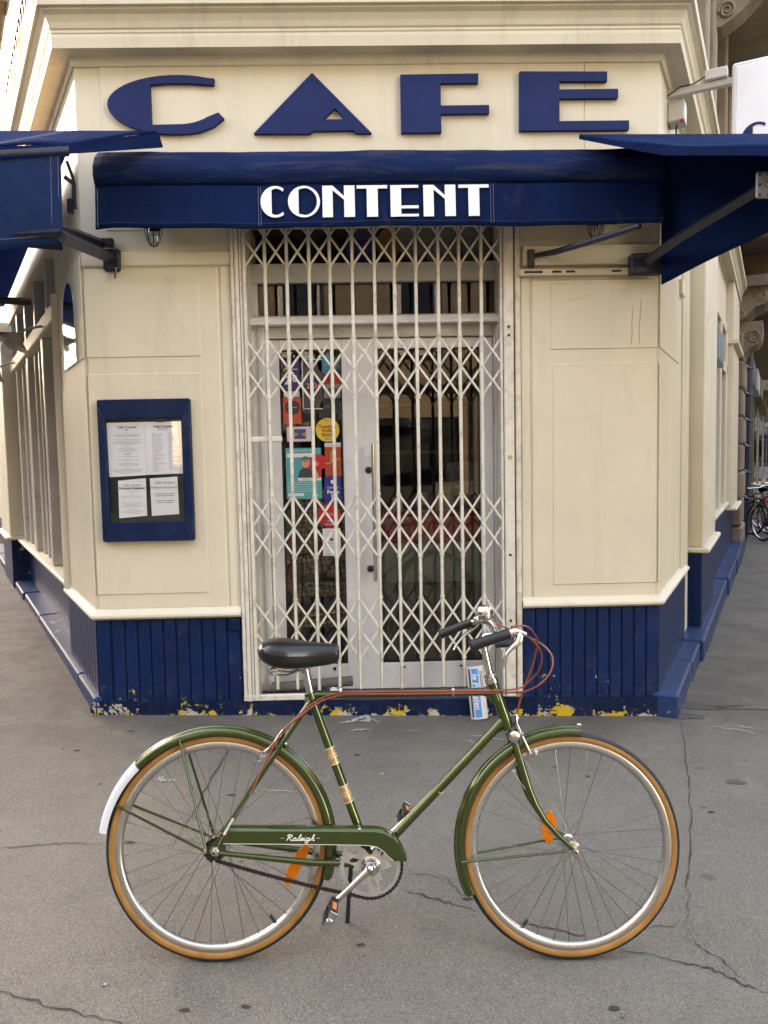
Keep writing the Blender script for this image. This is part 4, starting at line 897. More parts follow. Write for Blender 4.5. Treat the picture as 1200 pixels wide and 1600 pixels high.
# ================================================================== CENTRE AWNING WITH "CONTENT"
aw = thing('rolled_awning', 'navy rolled awning over the door with large white capitals', 'awning', (.1, -.12, 2.9))
def awn_profile(x, u):
    """u 0..1 down the hood, roll and valance -> (y, z)"""
    pts = [(-.012,3.350),(-.10,3.338),(-.19,3.305),(-.25,3.258),(-.285,3.20),(-.29,3.150),(-.275,3.115),(-.262,3.105),(-.266,3.08),(-.272,2.99),(-.278,2.93),(-.282,2.895),(-.285,2.868)]
    return pts
nx_ = 64; X0, X1 = -1.455, 1.665; hood = []; val = []
for i in range(nx_+1):
    x = X0 + (X1-X0)*i/nx_; col_h = []; col_v = []
    wob = .003*math.sin(x*9.1) + .002*math.sin(x*21+1) + .001*math.sin(x*47); sag = .006*math.sin(x*4.3+.7) + .003*math.sin(x*13.1)
    for k, (y, z) in enumerate(awn_profile(x, 0)):
        dz = -.012*(x-X0)/(X1-X0)
        ee = max(0, 1-(x-X0)/.12)**2
        yy = y + (wob*min(1, k/4)); zz = z + dz + (wob*.5 + sag*.35)*(1 if 1 <= k <= 6 else .3) - .006*ee*(k > 8) + (sag if k > 10 else 0)*.6; yy += (.010*math.sin(x*31 + k*1.7) + .006*math.sin(x*11 - k))*(.22 if 1 <= k <= 6 else 0)*(.4 + .6*max(0, 1 - abs(x+1.0)/.6))
        (col_h if k <= 7 else col_v).append((x, yy, zz))
        if k == 7: col_v.append((x, yy-.002, zz))
    hood.append(col_h); val.append(col_v)
def thick(o, t): md = o.modifiers.new('thick', 'SOLIDIFY'); md.thickness = t; md.offset = 0; return o
thick(obj('hood', MB().sheet(hood), M['awning_hood'], aw, smooth=50), .006)
vv = thick(obj('valance', MB().sheet(val), M['awning'], aw, smooth=50), .004)
M['stitch'] = flat('pale_stitching', (.16,.18,.27), .8)
for x in (-.567, -.554, .706, .721, -1.44): obj('stitch_line', MB().tube([(x, -.274, 3.085), (x, -.2915, 2.872)], .0011, 4), M['stitch'], vv)
obj('hem', MB().tube([(p[-1][0], p[-1][1]-.003, p[-1][2]+.026) for p in val], .0014, 4), flat('hem_thread', (.02,.03,.11), .8), vv)
obj('end_cap', MB().prism([(-.01,3.345),(-.10,3.33),(-.19,3.295),(-.25,3.25),(-.28,3.20),(-.28,3.15),(-.26,3.11),(-.01,3.10)], X0+.004, X0+.016, lambda p, q, d: (d, p, q)), M['steel_dark'], aw)
# letters: white art-deco capitals printed on the valance
LY = -.2845
def vlet(loops, x):
    fn = lambda a, b, d: (.970*(x + a), d - .009 + (b*.970*.088), 2.912 + .970*b - .004*x)
    return obj('letter', MB().prism(loops, LY, LY+.003, fn), M['awn_letter'], aw)
Hh = .178
def L_C():
    o = arc(.083,Hh/2,.083,Hh/2,55,305,26); i_ = [(.125,.032)] + arc(.083,Hh/2,.066,Hh/2-.014,305,270,5)[1:] + [(.062,.022),(.062,Hh-.022)] + arc(.083,Hh/2,.066,Hh/2-.014,90,55,5)[:-1] + [(.125,Hh-.032)]
    return [o + i_]
def L_O():
    return [arc(.09,Hh/2,.09,Hh/2,0,351,39), ([(.06,.020)] + arc(.09,Hh/2,.073,Hh/2-.012,-85,85,20) + [(.06,Hh-.020)])[::-1]]
L_N = [[(0,0),(.058,0),(.058,.152),(.122,.098),(.122,0),(.182,0),(.182,Hh),(.122,Hh),(.122,.118),(.058,Hh-.0),(0,Hh)]]
L_T = [[(.056,0),(.118,0),(.118,Hh-.018),(.172,Hh-.018),(.172,Hh),(0,Hh),(0,Hh-.018),(.056,Hh-.018)]]
L_E = [[(0,0),(.158,0),(.158,.014),(.06,.014),(.06,.046),(.158,.046),(.158,.062),(.06,.062),(.06,Hh-.016),(.158,Hh-.016),(.158,Hh),(0,Hh)]]
for lp, x in ((L_C(),-.572),(L_O(),-.418),(L_N,-.224),(L_T,-.030),(L_E,.160),(L_N,.346),(L_T,.545)): vlet(lp, x)

# ================================================================== SIDE AWNINGS
def slab(pts, t):
    n = len(pts); return MB().add([tuple(p) for p in pts] + [(p[0], p[1], p[2]-t) for p in pts], [list(range(n)), list(range(n, 2*n))[::-1]] + [[i, (i+1) % n, (i+1) % n+n, i+n] for i in range(n)])
def quad_sheet(a, b, c, d, nu=10, nv=6, wob=.01):
    a, b, c, d = map(Vector, (a, b, c, d)); rows = []
    nrm = (b-a).cross(d-a).normalized()
    for i in range(nv+1):
        v = i/nv; row = []
        for k in range(nu+1):
            u = k/nu; p = a.lerp(b, u).lerp(d.lerp(c, u), v)
            p = p + nrm*wob*(math.sin(u*7+v*3)+.6*math.sin(u*15-v*5))*.5*math.sin(v*1.5)
            row.append(p)
        rows.append(row)
    return MB().sheet(rows)
la = thing('side_awning', 'weathered blue awning projecting from the left street front with hanging side flap', 'awning', (-1.6, -.3, 2.7))
P1, P3 = Vector((-1.145,-.12,3.445)), Vector((-1.435,-.70,3.155))
P4 = P3 + nL*1.0 + Vector((0,0,-.235)); P5 = P1 + nL*1.25 + Vector((0,0,-.235))
thick(obj('roof_end', quad_sheet(P5, P1, P3, P4, 24, 8, -.016), M['awning_top'], la, smooth=70), .012)
for k_ in (.18, .21, .62, .65): obj('seam', MB().tube([P5.lerp(P1, k_) + Vector((0,0,.008)), P4.lerp(P3, k_) + Vector((0,0,.008))], .002, 4), M['stitch'], la)
thick(obj('edge_skirt', MB().sheet([[P1 + Vector((.008,0,-.004)), P3 + Vector((0,-.012,-.004)), P4 + Vector((0,-.012,-.004))], [P1 + Vector((.03,0,-.085)), P3 + Vector((0,-.015,-.055)), P4 + Vector((0,-.015,-.055))]]), M['awning'], la), .006)
W0 = CL + nL*.05 + Vector((0,0,3.40)); FO = CL + nL*1.35 + Vector((0,0,3.02))
obj('roof', slab([W0, FO, FO + dL*5, W0 + dL*5], .012), M['awning_top'], la)
thick(obj('front_valance', quad_sheet(FO + Vector((0,0,.0)), FO + dL*5, FO + dL*5 + Vector((0,0,-.30)), FO + Vector((0,0,-.30)), 30, 4, .03), M['awning_top'], la, smooth=60), .004)
c0 = P3 + nL*.03 + Vector((0,0,-.04)); c1 = c0 + nL*.95 + Vector((0,0,-.20))
fl = thick(obj('side_flap', quad_sheet(c0, c1, c1 + Vector((-.02,.0,-.44)), c0 + Vector((-.012,-.0,-.445)), 16, 10, .022), fabric('awning_canvas_side', (.008,.025,.080)), la, smooth=60), .004)
for k in (.012, .045): obj('stitch_line', MB().tube([c0 + nL*k + Vector((.0,-.006,-.01)), c0 + nL*k + Vector((-.012,-.006,-.43))], .0012, 4), M['stitch'], fl)
obj('stitch_line', MB().tube([c0 + Vector((-.012,-.006,-.40)), c1 + Vector((-.02,-.006,-.395))], .0012, 4), M['stitch'], fl)
obj('front_bar', MB().tube([P3 + Vector((0,.01,-.03)), P4 + Vector((0,.01,-.03))], .028, 10), M['steel_dark'], la, smooth=40)
def arm(par, a, b, r, sq=True):
    return obj('arm', MB().tube([a, b], r, 4 if sq else 10), M['steel_dark'], par, smooth=None if sq else 40)
arm(la, (-1.452,-.03,2.775), (-1.47,-.74,2.70), .034); arm(la, (-1.50,-.02,2.86), (-1.60,-.70,2.80), .026); arm(la, (-1.47,-.74,2.72), (-2.4,-1.0,2.60), .02)
obj('wall_plate', MB().box(-1.505, -1.405, -.045, -.012, 2.70, 2.83, .012), M['steel_dark'], la); obj('wall_plate', MB().box(-1.52, -1.44, -.05, -.012, 2.84, 2.89, .008), M['steel_dark'], la)
obj('crank_hook', MB().tube([(-1.43,-.05,2.72),(-1.432,-.055,2.655)], .007, 6), M['chrome'], la)
for k in range(3):
    q = CL + dL*(.4+1.9*k)
    arm(la, q + nL*.05 + Vector((0,0,2.95)), q + nL*1.5 + Vector((0,0,2.90)), .03)
obj('linkage', MB().tube([(-1.496,-.55,3.13),(-1.485,-.5,3.06),(-1.495,-.47,2.98),(-1.498,-.45,2.925),(-1.52,-.45,2.93)], .008, 6).tube([(-1.53,-.50,3.07),(-1.49,-.48,3.04),(-1.50,-.46,2.97)], .012, 6).box(-1.535,-1.51,-.47,-.44,2.90,2.97), M['steel_dark'], la)

ra = thing('side_awning', 'dark navy awning folded out from the right street front', 'awning', (1.7, -.3, 2.6))
Q1, Q3 = Vector((1.218,-.20,3.368)), Vector((1.393,-.95,3.012))
Q4 = Vector((2.25,-1.48,2.80)); Q5 = Vector((2.395,-1.05,3.015))
thick(obj('roof_end', quad_sheet(Q5, Q1, Q3, Q4, 24, 8, -.014), M['awning_top'], ra, smooth=70), .012)
thick(obj('edge_skirt', MB().sheet([[Q1 + Vector((0,-.005,-.004)), Q3 + Vector((0,-.012,-.004)), Q4 + Vector((0,-.012,-.004))], [Q1 + Vector((0,-.005,-.022)), Q3 + Vector((0,-.015,-.045)), Q4 + Vector((0,-.015,-.045))]]), M['awning'], ra), .006)
k0, k1, k2, k3 = Vector((1.686,-.182,3.307)), Vector((2.66,-.705,3.12)), Vector((2.66,-.705,2.98)), Vector((1.690,-.184,2.547))
thick(obj('side_flap', quad_sheet(k0, k1, k2, k3, 18, 12, .025), M['awning'], ra, smooth=60), .004)
V0 = CRn + nR*.05 + Vector((0,0,3.34)); VO = CRn + nR*1.5 + Vector((0,0,3.02))
obj('roof', slab([V0, Q1 + Vector((.02,0,-.01)), Q5, VO + dR*.7, V0 + dR*.7], .012), M['awning_top'], ra)
obj('inner_flap', MB().box(-.0, .4, -.16, -.14, 2.93, 3.32), M['awning'], ra, MR)
obj('tie_rod', MB().tube([(.982,-.05,2.749),(1.10,-.13,2.752),(1.30,-.42,2.752),(1.42,-.60,2.755)], [.012,.018,.018,.016], 10), M['steel_dark'], ra, smooth=40)
obj('wall_plate', MB().box(.955, .995, -.07, -.045, 2.685, 2.785, .004), M['steel_dark'], ra)
obj('arm', MB().tube([(1.615,-.07,2.685),(1.70,-.45,2.745),(1.86,-1.02,2.815)], .030, 4), M['steel_dark'], ra)
obj('gear_box', MB().box(1.545, 1.735, -.11, -.046, 2.625, 2.745, .01), M['steel_dark'], ra)
jp = obj('joint_plate', MB().box(1.79, 1.90, -1.055, -1.04, 2.74, 2.86, .014), mat('grey_cast_plate', (.22,.23,.25), .5, .3), ra)
obj('joint_screw', MB().lathe([(0,-.016),(.012,-.012),(.014,0)], (1.845,-1.054,2.80), (0,1,0), 12), M['chrome'], jp)
for a_, b_ in ((-.04,-.045),(.04,-.045),(-.04,.045),(.04,.045),(0,-.045),(0,.045),(-.04,0),(.04,0)): obj('bolt_hole', MB().lathe([(0,-.003),(.006,-.003),(.006,.0)], (1.845+a_,-1.0555,2.80+b_), (0,1,0), 8), M['rubber'], jp)
# slotted rail on the right wall under the awning
sr = obj('slotted_rail', MB().box(.905, 1.742, -.05, -.012, 2.640, 2.678, .004), M['cream_trim']); tag(sr, 'cream slotted mounting rail across the right wall head', 'rail')
for x in (.935, .99, 1.10, 1.18, 1.45, 1.55): obj('slot', MB().box(x, x+.055, -.053, -.049, 2.653, 2.665, .002), M['rubber'], sr)

# ================================================================== LAMPS
M['lampglass'] = glass('lamp_glass', (.88,.9,.9), .0, .06)
def cage_lamp(x, label):
    e = thing('cage_lamp', label, 'lamp', (x, -.1, 2.93), 'caged bulkhead lamps under the awning')
    obj('fitting', MB().lathe([(0,.04),(.045,.04),(.05,.02),(.05,0),(.04,-.01)], (x,-.09,2.93), (0,0,1), 18), M['steel_dark'], e, smooth=40)
    obj('globe', MB().lathe([(.034,0),(.038,-.03),(.036,-.06),(.024,-.085),(0,-.095)], (x,-.09,2.925), (0,0,1), 16), M['lampglass'], e, smooth=60)
    for k in range(4):
        a = k*math.pi/4 + .3
        obj('cage_wire', MB().tube([(x+.048*math.cos(a)*math.cos(t), -.09+.048*math.sin(a)*math.cos(t), 2.925+.105*math.sin(t)) for t in [R(-180+22.5*i) for i in range(9)]], .0022, 5), M['steel_dark'], e)
cage_lamp(-1.195, 'caged glass lamp under the awning above the menu case'); cage_lamp(1.344, 'caged glass lamp under the awning behind the right tie rod')
def barn_lamp(s_, t_, z, label):
    o = CL + dL*s_ + nL*t_ + Vector((0,0,z)); e = thing('wall_lamp', label, 'lamp', o, 'wall lamps along the left street front')
    ax = (nL*.55 + Vector((0,0,-1))).normalized()
    obj('shade', MB().lathe([(.03,-.05),(.05,-.03),(.07,.0),(.135,.05),(.137,.052),(.07,.008),(.03,-.02)], o, ax, 24), M['alu'], e, smooth=40)
    obj('globe', MB().lathe([(.045,.0),(.055,.04),(.056,.11),(.045,.145),(.02,.165),(0,.17)], o, ax, 18), M['lampglass'], e, smooth=60)
    obj('bulb', MB().lathe([(.012,.02),(.03,.06),(.028,.085),(0,.10)], o, ax, 14), M['white_plastic'], e, smooth=60)
    w = CL + dL*(s_+.25) + nL*-.02 + Vector((0,0,z+.10))
    obj('arm', MB().tube([o - ax*.05, o - ax*.10 + nL*-.05, o - ax*.10 + nL*-.18 + Vector((0,0,.03)), w], .011, 8), M['alu'], e, smooth=40)
    obj('wall_plate', MB().lathe([(0,.03),(.03,.025),(.045,0)], w, nL, 14), M['alu'], e)
barn_lamp(2.05, .21, 2.60, 'glass globe wall lamp with tilted enamel shade nearest the mirror')
barn_lamp(4.6, .21, 2.60, 'farther glass globe wall lamp at the left edge of view')

# ================================================================== HANGING SIGN, SPOT, CAMERA BOX
sg = thing('hanging_sign', 'white projecting light box sign with navy capitals above the right awning', 'sign', CRn + dR*.3 + nR*.9 + Vector((0,0,3.1)))
S0 = CRn + dR*.3
Ms = frame(S0, nR, dR)         # local x outward from the wall, y along the street
obj('box', MB().box(.372, 1.45, -.0, .16, 3.06, 3.89, .012), M['alu_white'], sg, Ms); obj('face', MB().box(.395, 1.43, -.004, .01, 3.085, 3.865, .004), M['sign_white'], sg, Ms)
def slet(loops, x, z, k): return obj('letter', MB().prism([[(p[0]*k, p[1]*k) for p in L] for L in loops], -.0075, -.0045, lambda a_, b_, d: (x+a_, d, z+b_)), M['letter_blue'], sg, Ms)
slet(L_C(), .425, 3.345, 1.0); slet(L_O(), .60, 3.345, 1.0); slet(L_N, .805, 3.345, 1.0); slet(L_T, 1.01, 3.345, 1.0)
br = obj('bracket', MB().box(-.02, .372, .05, .09, 3.795, 3.835, .004), M['white_plastic'], sg, Ms)
obj('junction_box', MB().box(.215, .345, .03, .10, 3.838, 3.90, .006), M['white_plastic'], sg, Ms)
obj('cable', MB().tube([(0,.045,3.80),(.08,.044,3.84),(.15,.044,3.838),(.22,.03,3.86)], .004, 6), M['rubber'], sg, Ms)
ab = obj('alarm_box', MB().box(.38, .52, -.10, .0, 3.655, 3.785, .008), M['white_plastic'], None, MR); tag(ab, 'small cream alarm box under the sign bracket', 'alarm box')
obj('red_light', MB().box(.375, .40, -.098, -.075, 3.642, 3.66, .004), flat('red_lens', (.4,.02,.02), .3), ab, MR)
wd = obj('wall_wire', MB().tube([(.42,-.05,3.65),(.46,-.04,3.55),(.45,-.02,3.42)], .005, 6), M['rubber'], None, MR); tag(wd, 'thin dark wire hanging from the alarm box', 'wire')

# ================================================================== THE BICYCLE
LEAN = R(8.5)
BA = Vector((-.507, -2.29, .0385)); exb = Vector((.99958917, 0, -.02866173))
upb = Vector((.02866173, 0, .99958917)); vb = upb*math.cos(LEAN) + Vector((0,1,0))*math.sin(LEAN); yb = vb.cross(exb)
MBK = Matrix(((exb.x, yb.x, vb.x, BA.x), (exb.y, yb.y, vb.y, BA.y), (exb.z, yb.z, vb.z, BA.z), (0,0,0,1)))
def b3(u, v, w=0.0): return (u, -w, v)          # w > 0 is the side facing the street
bike = thing('bicycle', 'olive green roadster bicycle with tan wall tyres on its kickstand', 'bicycle', BA)
def bp(name, mb, m, par=None, smooth=45): return obj(name, mb, M[m] if isinstance(m, str) else m, par or bike, MBK, smooth)
RH, FH = (0.0, .35), (1.120, .352); BB = (.482, .302)
def t3(pts, r, n=10, **k): return MB().tube([b3(*p) for p in pts], r, n, **k)
# frame: tubes, lugs, dropouts
F = MB()
F.tube([b3(.285,.815), b3(*BB)], .0145, 14); F.tube([b3(.292,.818), b3(.866,.831)], .0128, 14)
F.tube([b3(.905,.737), b3(*BB)], .0150, 14); F.tube([b3(.923,.716), b3(.872,.862)], .0185, 16)
for sd in (-1, 1):
    F.tube([b3(.287,.803,.019*sd), b3(.15,.598,.034*sd), b3(.012,.384,.056*sd)], [.0085,.0085,.006], 10)
    F.tube([b3(.012,.345,.056*sd), b3(.30,.312,.045*sd), b3(.455,.302,.028*sd)], [.0075,.0105,.0115], 10)
    F.prism([(-.028,.358),(-.012,.372),(.010,.392),(.030,.372),(.035,.342),(.012,.336),(.004,.322),(-.006,.338),(-.024,.344)], -.054*sd-.002, -.054*sd+.002, XZ)
F.tube([b3(.482,.302,-.036), b3(.482,.302,.036)], .021, 16)
F.tube([b3(.281,.826), b3(.294,.790)], .0185, 14); F.tube([b3(.874,.856), b3(.868,.8725)], .0195, 14)
F.tube([b3(.870,.842), b3(.885,.802)], .0205, 14); F.tube([b3(.907,.760), b3(.919,.727)], .0205, 14)
F.tube([b3(.885,.716), b3(.905,.737)], .0185, 14); F.tube([b3(.845,.8305), b3(.872,.831)], .0155, 14); F.tube([b3(.292,.818), b3(.318,.8186)], .0155, 14)
bp('frame', F, 'green')
# lining, gold bands, head details
sx = lambda v: .285 + (.815-v)*(.482-.285)/(.815-.302)
for (v0, v1) in ((.653,.603),(.535,.485)):
    g_ = bp('gold_band', MB().tube([b3(sx(v0), v0), b3(sx(v1), v1)], .0150, 16), 'gold')
    for v_ in (v0, (v0+v1)/2+.004, (v0+v1)/2-.004, v1): bp('lining', MB().tube([b3(sx(v_+.0012), v_+.0012), b3(sx(v_-.0012), v_-.0012)], .0153, 16), 'white_line', g_)
bp('down_tube_lining', t3([(.890,.7375,.006),(.52,.3575,.006)], .0016, 5), 'white_line')
bp('decal', MB().tube([b3(.705+.010*math.cos(a), .525+.012*math.sin(a), .0152) for a in [R(-150+15*k) for k in range(9)]], .0028, 5), 'gold')
# fork
K = MB()
for sd in (-1, 1): K.tube([b3(u, v, w*sd) for u, v, w in ((.930,.703,.030),(.944,.655,.042),(.962,.592,.047),(.978,.540,.049),(.998,.490,.050),(1.028,.440,.051),(1.070,.395,.052),(1.112,.358,.053))], [.0125,.0125,.012,.0115,.011,.0095,.008,.007], 12)
K.tube([b3(.931,.700,-.036), b3(.929,.706,0), b3(.931,.700,.036)], .014, 12); K.tube([b3(.921,.722), b3(.936,.684)], .0165, 12)
for sd in (-1, 1): K.prism([(1.100,.366),(1.122,.366),(1.132,.352),(1.122,.338),(1.106,.344)], -.053*sd-.002, -.053*sd+.002, XZ)
fork = bp('fork', K, 'green')
bp('crown_race', t3([(.9275,.7065),(.924,.715)], .0205, 16), 'chrome', fork); bp('crown_boss', MB().lathe([(0,-.052),(.008,-.052),(.012,-.050),(.018,-.047),(.019,-.040),(.016,-.036)], b3(.934,.697), (0,1,0), 18), 'chrome', fork)
hs = bp('headset', t3([(.8725,.860),(.868,.8735),(.8675,.875),(.866,.8795),(.8655,.881),(.864,.8855)], [.0215,.0215,.0165,.0165,.0215,.0205], 18), 'chrome')
# wheels
def wheel(name, hub, fl, n=36, rear=False):
    w = bpy.data.objects.new(name, None); put(w, bike, MBK @ T(hub[0], 0, hub[1])); Mw = WM[w.name]
    part = lambda nm, mb, m, s_=50: obj(nm, mb, M[m], w, Mw, s_)
    c = (0,0,0); ax = (0,1,0); mr, mm = .3335, .0168
    part('sidewall', MB().lathe([(mr+mm*math.cos(R(a)), mm*math.sin(R(a))) for a in range(40,171,10)], c, ax, 96).lathe([(mr+mm*math.cos(R(a)), -mm*math.sin(R(a))) for a in range(40,171,10)], c, ax, 96), 'tan')
    part('tread', MB().lathe([(mr-.002+mm*math.cos(R(66)), mm*math.sin(R(66)))]+[(mr+.0012+mm*1.05*math.cos(R(a)), mm*1.08*math.sin(R(a))) for a in (64,58,48,36,24,12,0,-12,-24,-36,-48,-58,-64)]+[(mr-.002+mm*math.cos(R(66)), -mm*math.sin(R(66)))], c, ax, 96), 'rubber')
    part('rim', MB().lathe([(.3215,.0108),(.3225,.0125),(.3205,.0135),(.308,.0132),(.3035,.0105),(.3000,.006),(.2985,0),(.3000,-.006),(.3035,-.0105),(.308,-.0132),(.3205,-.0135),(.3225,-.0125),(.3215,-.0108),(.312,-.008),(.312,.008)], c, ax, 96, close_prof=True), 'rim', 35)
    h = part('hub', MB().lathe([(.006,-.05),(.010,-.046),(.012,-.036),(fl,-.033),(fl,-.029),(.016,-.026),(.013,0),(.016,.026),(fl,.029),(fl,.033),(.012,.036),(.010,.046),(.006,.05)], c, ax, 24), 'chrome', 40)
    obj('axle_nut', MB().lathe([(.004,-.074),(.0055,-.0735),(.0055,-.068),(.011,-.067),(.0115,-.058),(.016,-.057),(.016,-.055)], c, ax, 6), M['chrome'], h, Mw, 20)
    obj('axle_nut', MB().lathe([(.004,.074),(.0055,.068),(.011,.067),(.0115,.058),(.016,.055)], c, ax, 6), M['chrome'], h, Mw, 20)
    meshes = {}
    for sd in (-1, 1):
        for tw in (-1, 1):
            a = R(62)*tw; p0 = Vector((fl*.9*math.cos(a), .031*sd, fl*.9*math.sin(a))); p1 = Vector((.3005, .004*sd, 0)); d = (p1-p0).normalized()
            me = MB().tube([p0, p1-d*.012, p1-d*.012, p1], [.0010,.0010,.0019,.0019], 5).mesh('spoke'); me.materials.append(M['spoke']); meshes[(sd, tw)] = me
    off = .06 if rear else .02
    for k in range(n):
        o = bpy.data.objects.new('spoke', meshes[(1 if k % 2 else -1, 1 if (k//2) % 2 else -1)])
        put(o, w, Mw @ Matrix.Rotation(2*math.pi*k/n + off, 4, 'Y'))
    va = R(-121 if not rear else -52)
    obj('valve', MB().tube([(.298*math.cos(va), 0, .298*math.sin(va)), (.272*math.cos(va), 0, .272*math.sin(va))], [.0045,.0048], 8), M['rubber'], w, Mw)
    return w, Mw
rw_, MRW = wheel('rear_wheel', RH, .030, 36, True); fw_, MFW = wheel('front_wheel', FH, .021, 36)
# spoke reflectors
rf = MB().prism(arc(0,0,.0245,.044,0,345,23), -.005, .005, XZ).box(-.008,.008,-.004,.004,-.052,.052,.002)
obj('reflector', rf, M['orange'], fw_, MBK @ T(1.053, .004, .403) @ Matrix.Rotation(R(4),4,'Y'))
rf2 = MB().prism([(-.010,-.068),(.006,-.070),(.017,-.030),(.021,.02),(.019,.066),(.000,.069),(-.013,.03),(-.017,-.02)], -.006, .004, XZ)
obj('reflector', rf2, M['orange'], rw_, MBK @ T(.245, .006, .289) @ Matrix.Rotation(R(24),4,'Y'))
# mudguards
MG = [(-.0275,-.020),(-.0275,-.008),(-.024,-.002),(-.017,.0015),(-.0085,.0025),(-.006,.0055),(0,.0075),(.006,.0055),(.0085,.0025),(.017,.0015),(.024,-.002),(.0275,-.008),(.0275,-.020)]
MGs = [(w*.93, d-.003) for w, d in MG[::-1]]
def guard(hub, Rr, a0, a1, m, par=None, n=40, grow=0.0, dr=0.0):
    ax = Vector((0,1,0)); mb = MB(); prof = [(Rr+d+dr, w) for w, d in MG] + [(Rr+d+dr, w) for w, d in MGs]
    vs = []; k_ = len(prof); fs = []
    for i in range(n+1):
        a = R(a0+(a1-a0)*i/n)
        for r_, w in prof: vs.append((hub[0]+(r_+grow*i/n)*math.cos(a), w, hub[1]+(r_+grow*i/n)*math.sin(a)))
    for i in range(n):
        for j in range(k_): fs.append([i*k_+j, (i+1)*k_+j, (i+1)*k_+(j+1) % k_, i*k_+(j+1) % k_])
    fs.append(list(range(k_))); fs.append([n*k_+j for j in range(k_)])
    mb.add(vs, fs); return bp('mudguard', mb, m, par, 35)
g1 = guard(RH, .367, -16, 136, 'green'); g1t = guard(RH, .367, 136.2, 173, 'white_paint', g1, 12, .004, .0008)
g1t.name = 'white_tail'; WM[g1t.name] = MBK
g2 = guard(FH, .366, 85, 205, 'green')
bp('mudguard_tip', MB().lathe([(0,-.008),(.005,-.006),(.006,0),(.004,.006)], b3(1.153,.7255), (1,0,-.05), 10), 'chrome', g2)
for sd in (-1, 1):
    wd_ = .026*sd
    bp('mudguard_stay', t3([(-.030,.352,.062*sd), (-.318,.480,wd_)], .0042, 8), 'green', g1)
    bp('mudguard_stay', t3([(-.026,.356,.064*sd), (-.128,.690,wd_)], .0042, 8), 'green', g1)
    bp('mudguard_stay', t3([(1.100,.350,.060*sd), (.768,.305,wd_)], .0040, 8), 'green', g2)
    bp('stay_bolt', MB().lathe([(0,-.008*sd),(.006,-.007*sd),(.007,0)], b3(-.028,.353,.064*sd), (0,1,0), 10), 'chrome', g1)
    bp('stay_bolt', MB().lathe([(0,-.008*sd),(.006,-.007*sd),(.007,0)], b3(1.100,.350,.061*sd), (0,1,0), 10), 'chrome', g2)
# chain guard with the maker's name
cgp = [(.022,.405),(.035,.413),(.49,.410),(.512,.407),(.532,.401),(.549,.391),(.563,.378),(.575,.361),(.585,.343),(.595,.324),(.590,.3215),(.552,.3225),(.535,.336),(.520,.352),(.500,.364),(.470,.369),(.30,.372),(.026,.3745)]
cg = bp('chain_guard', MB().prism(cgp, -.064, -.060, XZ), 'green', None, 30)
topc = cgp[1:10]; bp('guard_flange', MB().sheet([[b3(u, v, .0635) for u, v in topc], [b3(u-.002*(i > 2), v+.010-.001*(i > 3), .056) for i, (u, v) in enumerate(topc)], [b3(u, v+.011, .034) for u, v in topc]]), 'green', cg, 70)
bp('guard_lining', MB().tube([b3(u, v+.0012, .0645) for u, v in cgp[11:]], .0009, 4), 'white_line', cg)
bp('guard_clip', MB().tube([b3(.44,.418,.02), b3(.444,.421,.05), b3(.446,.414,.062)], .005, 6), 'chrome', cg)
# "Raleigh" in brush script, drawn stroke by stroke
SCR = {
 'R': [[(.2,.05),(.35,.5),(.5,1.0)],[(.15,.85),(.45,1.02),(.8,.95),(.82,.72),(.55,.55),(.4,.52)],[(.5,.52),(.65,.25),(.85,.02),(1.05,.12)]],
 'a': [[(.55,.42),(.35,.48),(.12,.3),(.12,.08),(.3,.02),(.5,.2),(.6,.45),(.52,.1),(.62,.02),(.78,.12)]],
 'l': [[(.05,.1),(.35,.6),(.48,.98),(.38,1.0),(.22,.5),(.18,.08),(.3,.02),(.46,.12)]],
 'e': [[(.05,.12),(.35,.26),(.45,.4),(.33,.48),(.15,.3),(.14,.08),(.3,.02),(.52,.14)]],
 'i': [[(.05,.12),(.22,.46),(.16,.1),(.26,.02),(.42,.12)],[(.29,.66),(.31,.70)]],
 'g': [[(.55,.42),(.35,.48),(.12,.3),(.12,.08),(.3,.02),(.5,.2),(.6,.45),(.45,-.2),(.25,-.42),(.05,-.32),(.2,-.1),(.75,.12)]],
 'h': [[(.05,.1),(.35,.6),(.48,.98),(.38,1.0),(.22,.5),(.08,0)],[(.12,.2),(.35,.46),(.46,.4),(.4,.1),(.5,.02),(.66,.12)]]}
adv = {'R':.95,'a':.70,'l':.40,'e':.46,'i':.36,'g':.70,'h':.60}
nm = MB(); cx = 0; kk = .0215
for ch in 'Raleigh':
    for st_ in SCR[ch]:
        P_ = [Vector((cx + p[0] + .18*p[1], p[1], 0)) for p in st_]
        fine = []
        for i in range(len(P_)-1):
            for q in range(4): 
                p0_, p1_, p2_, p3_ = P_[max(i-1,0)], P_[i], P_[i+1], P_[min(i+2,len(P_)-1)]; t_ = q/4
                fine.append(.5*((2*p1_) + (p2_-p0_)*t_ + (2*p0_-5*p1_+4*p2_-p3_)*t_*t_ + (3*p1_-p0_-3*p2_+p3_)*t_**3))
        fine.append(P_[-1])
        nm.tube([b3(.217 + p.x*kk, .3845 + p.y*kk*.82, .0650) for p in fine], .00135, 4)
    cx += adv[ch]
bp('name_script', nm, flat('cream_script', (.78,.74,.62), .4), cg, None)
for a_, b_ in ((.203,.214),(.312,.324)): bp('flourish', t3([(a_,.392,.0648),(b_,.392,.0648)], .0008, 4), 'gold', cg)
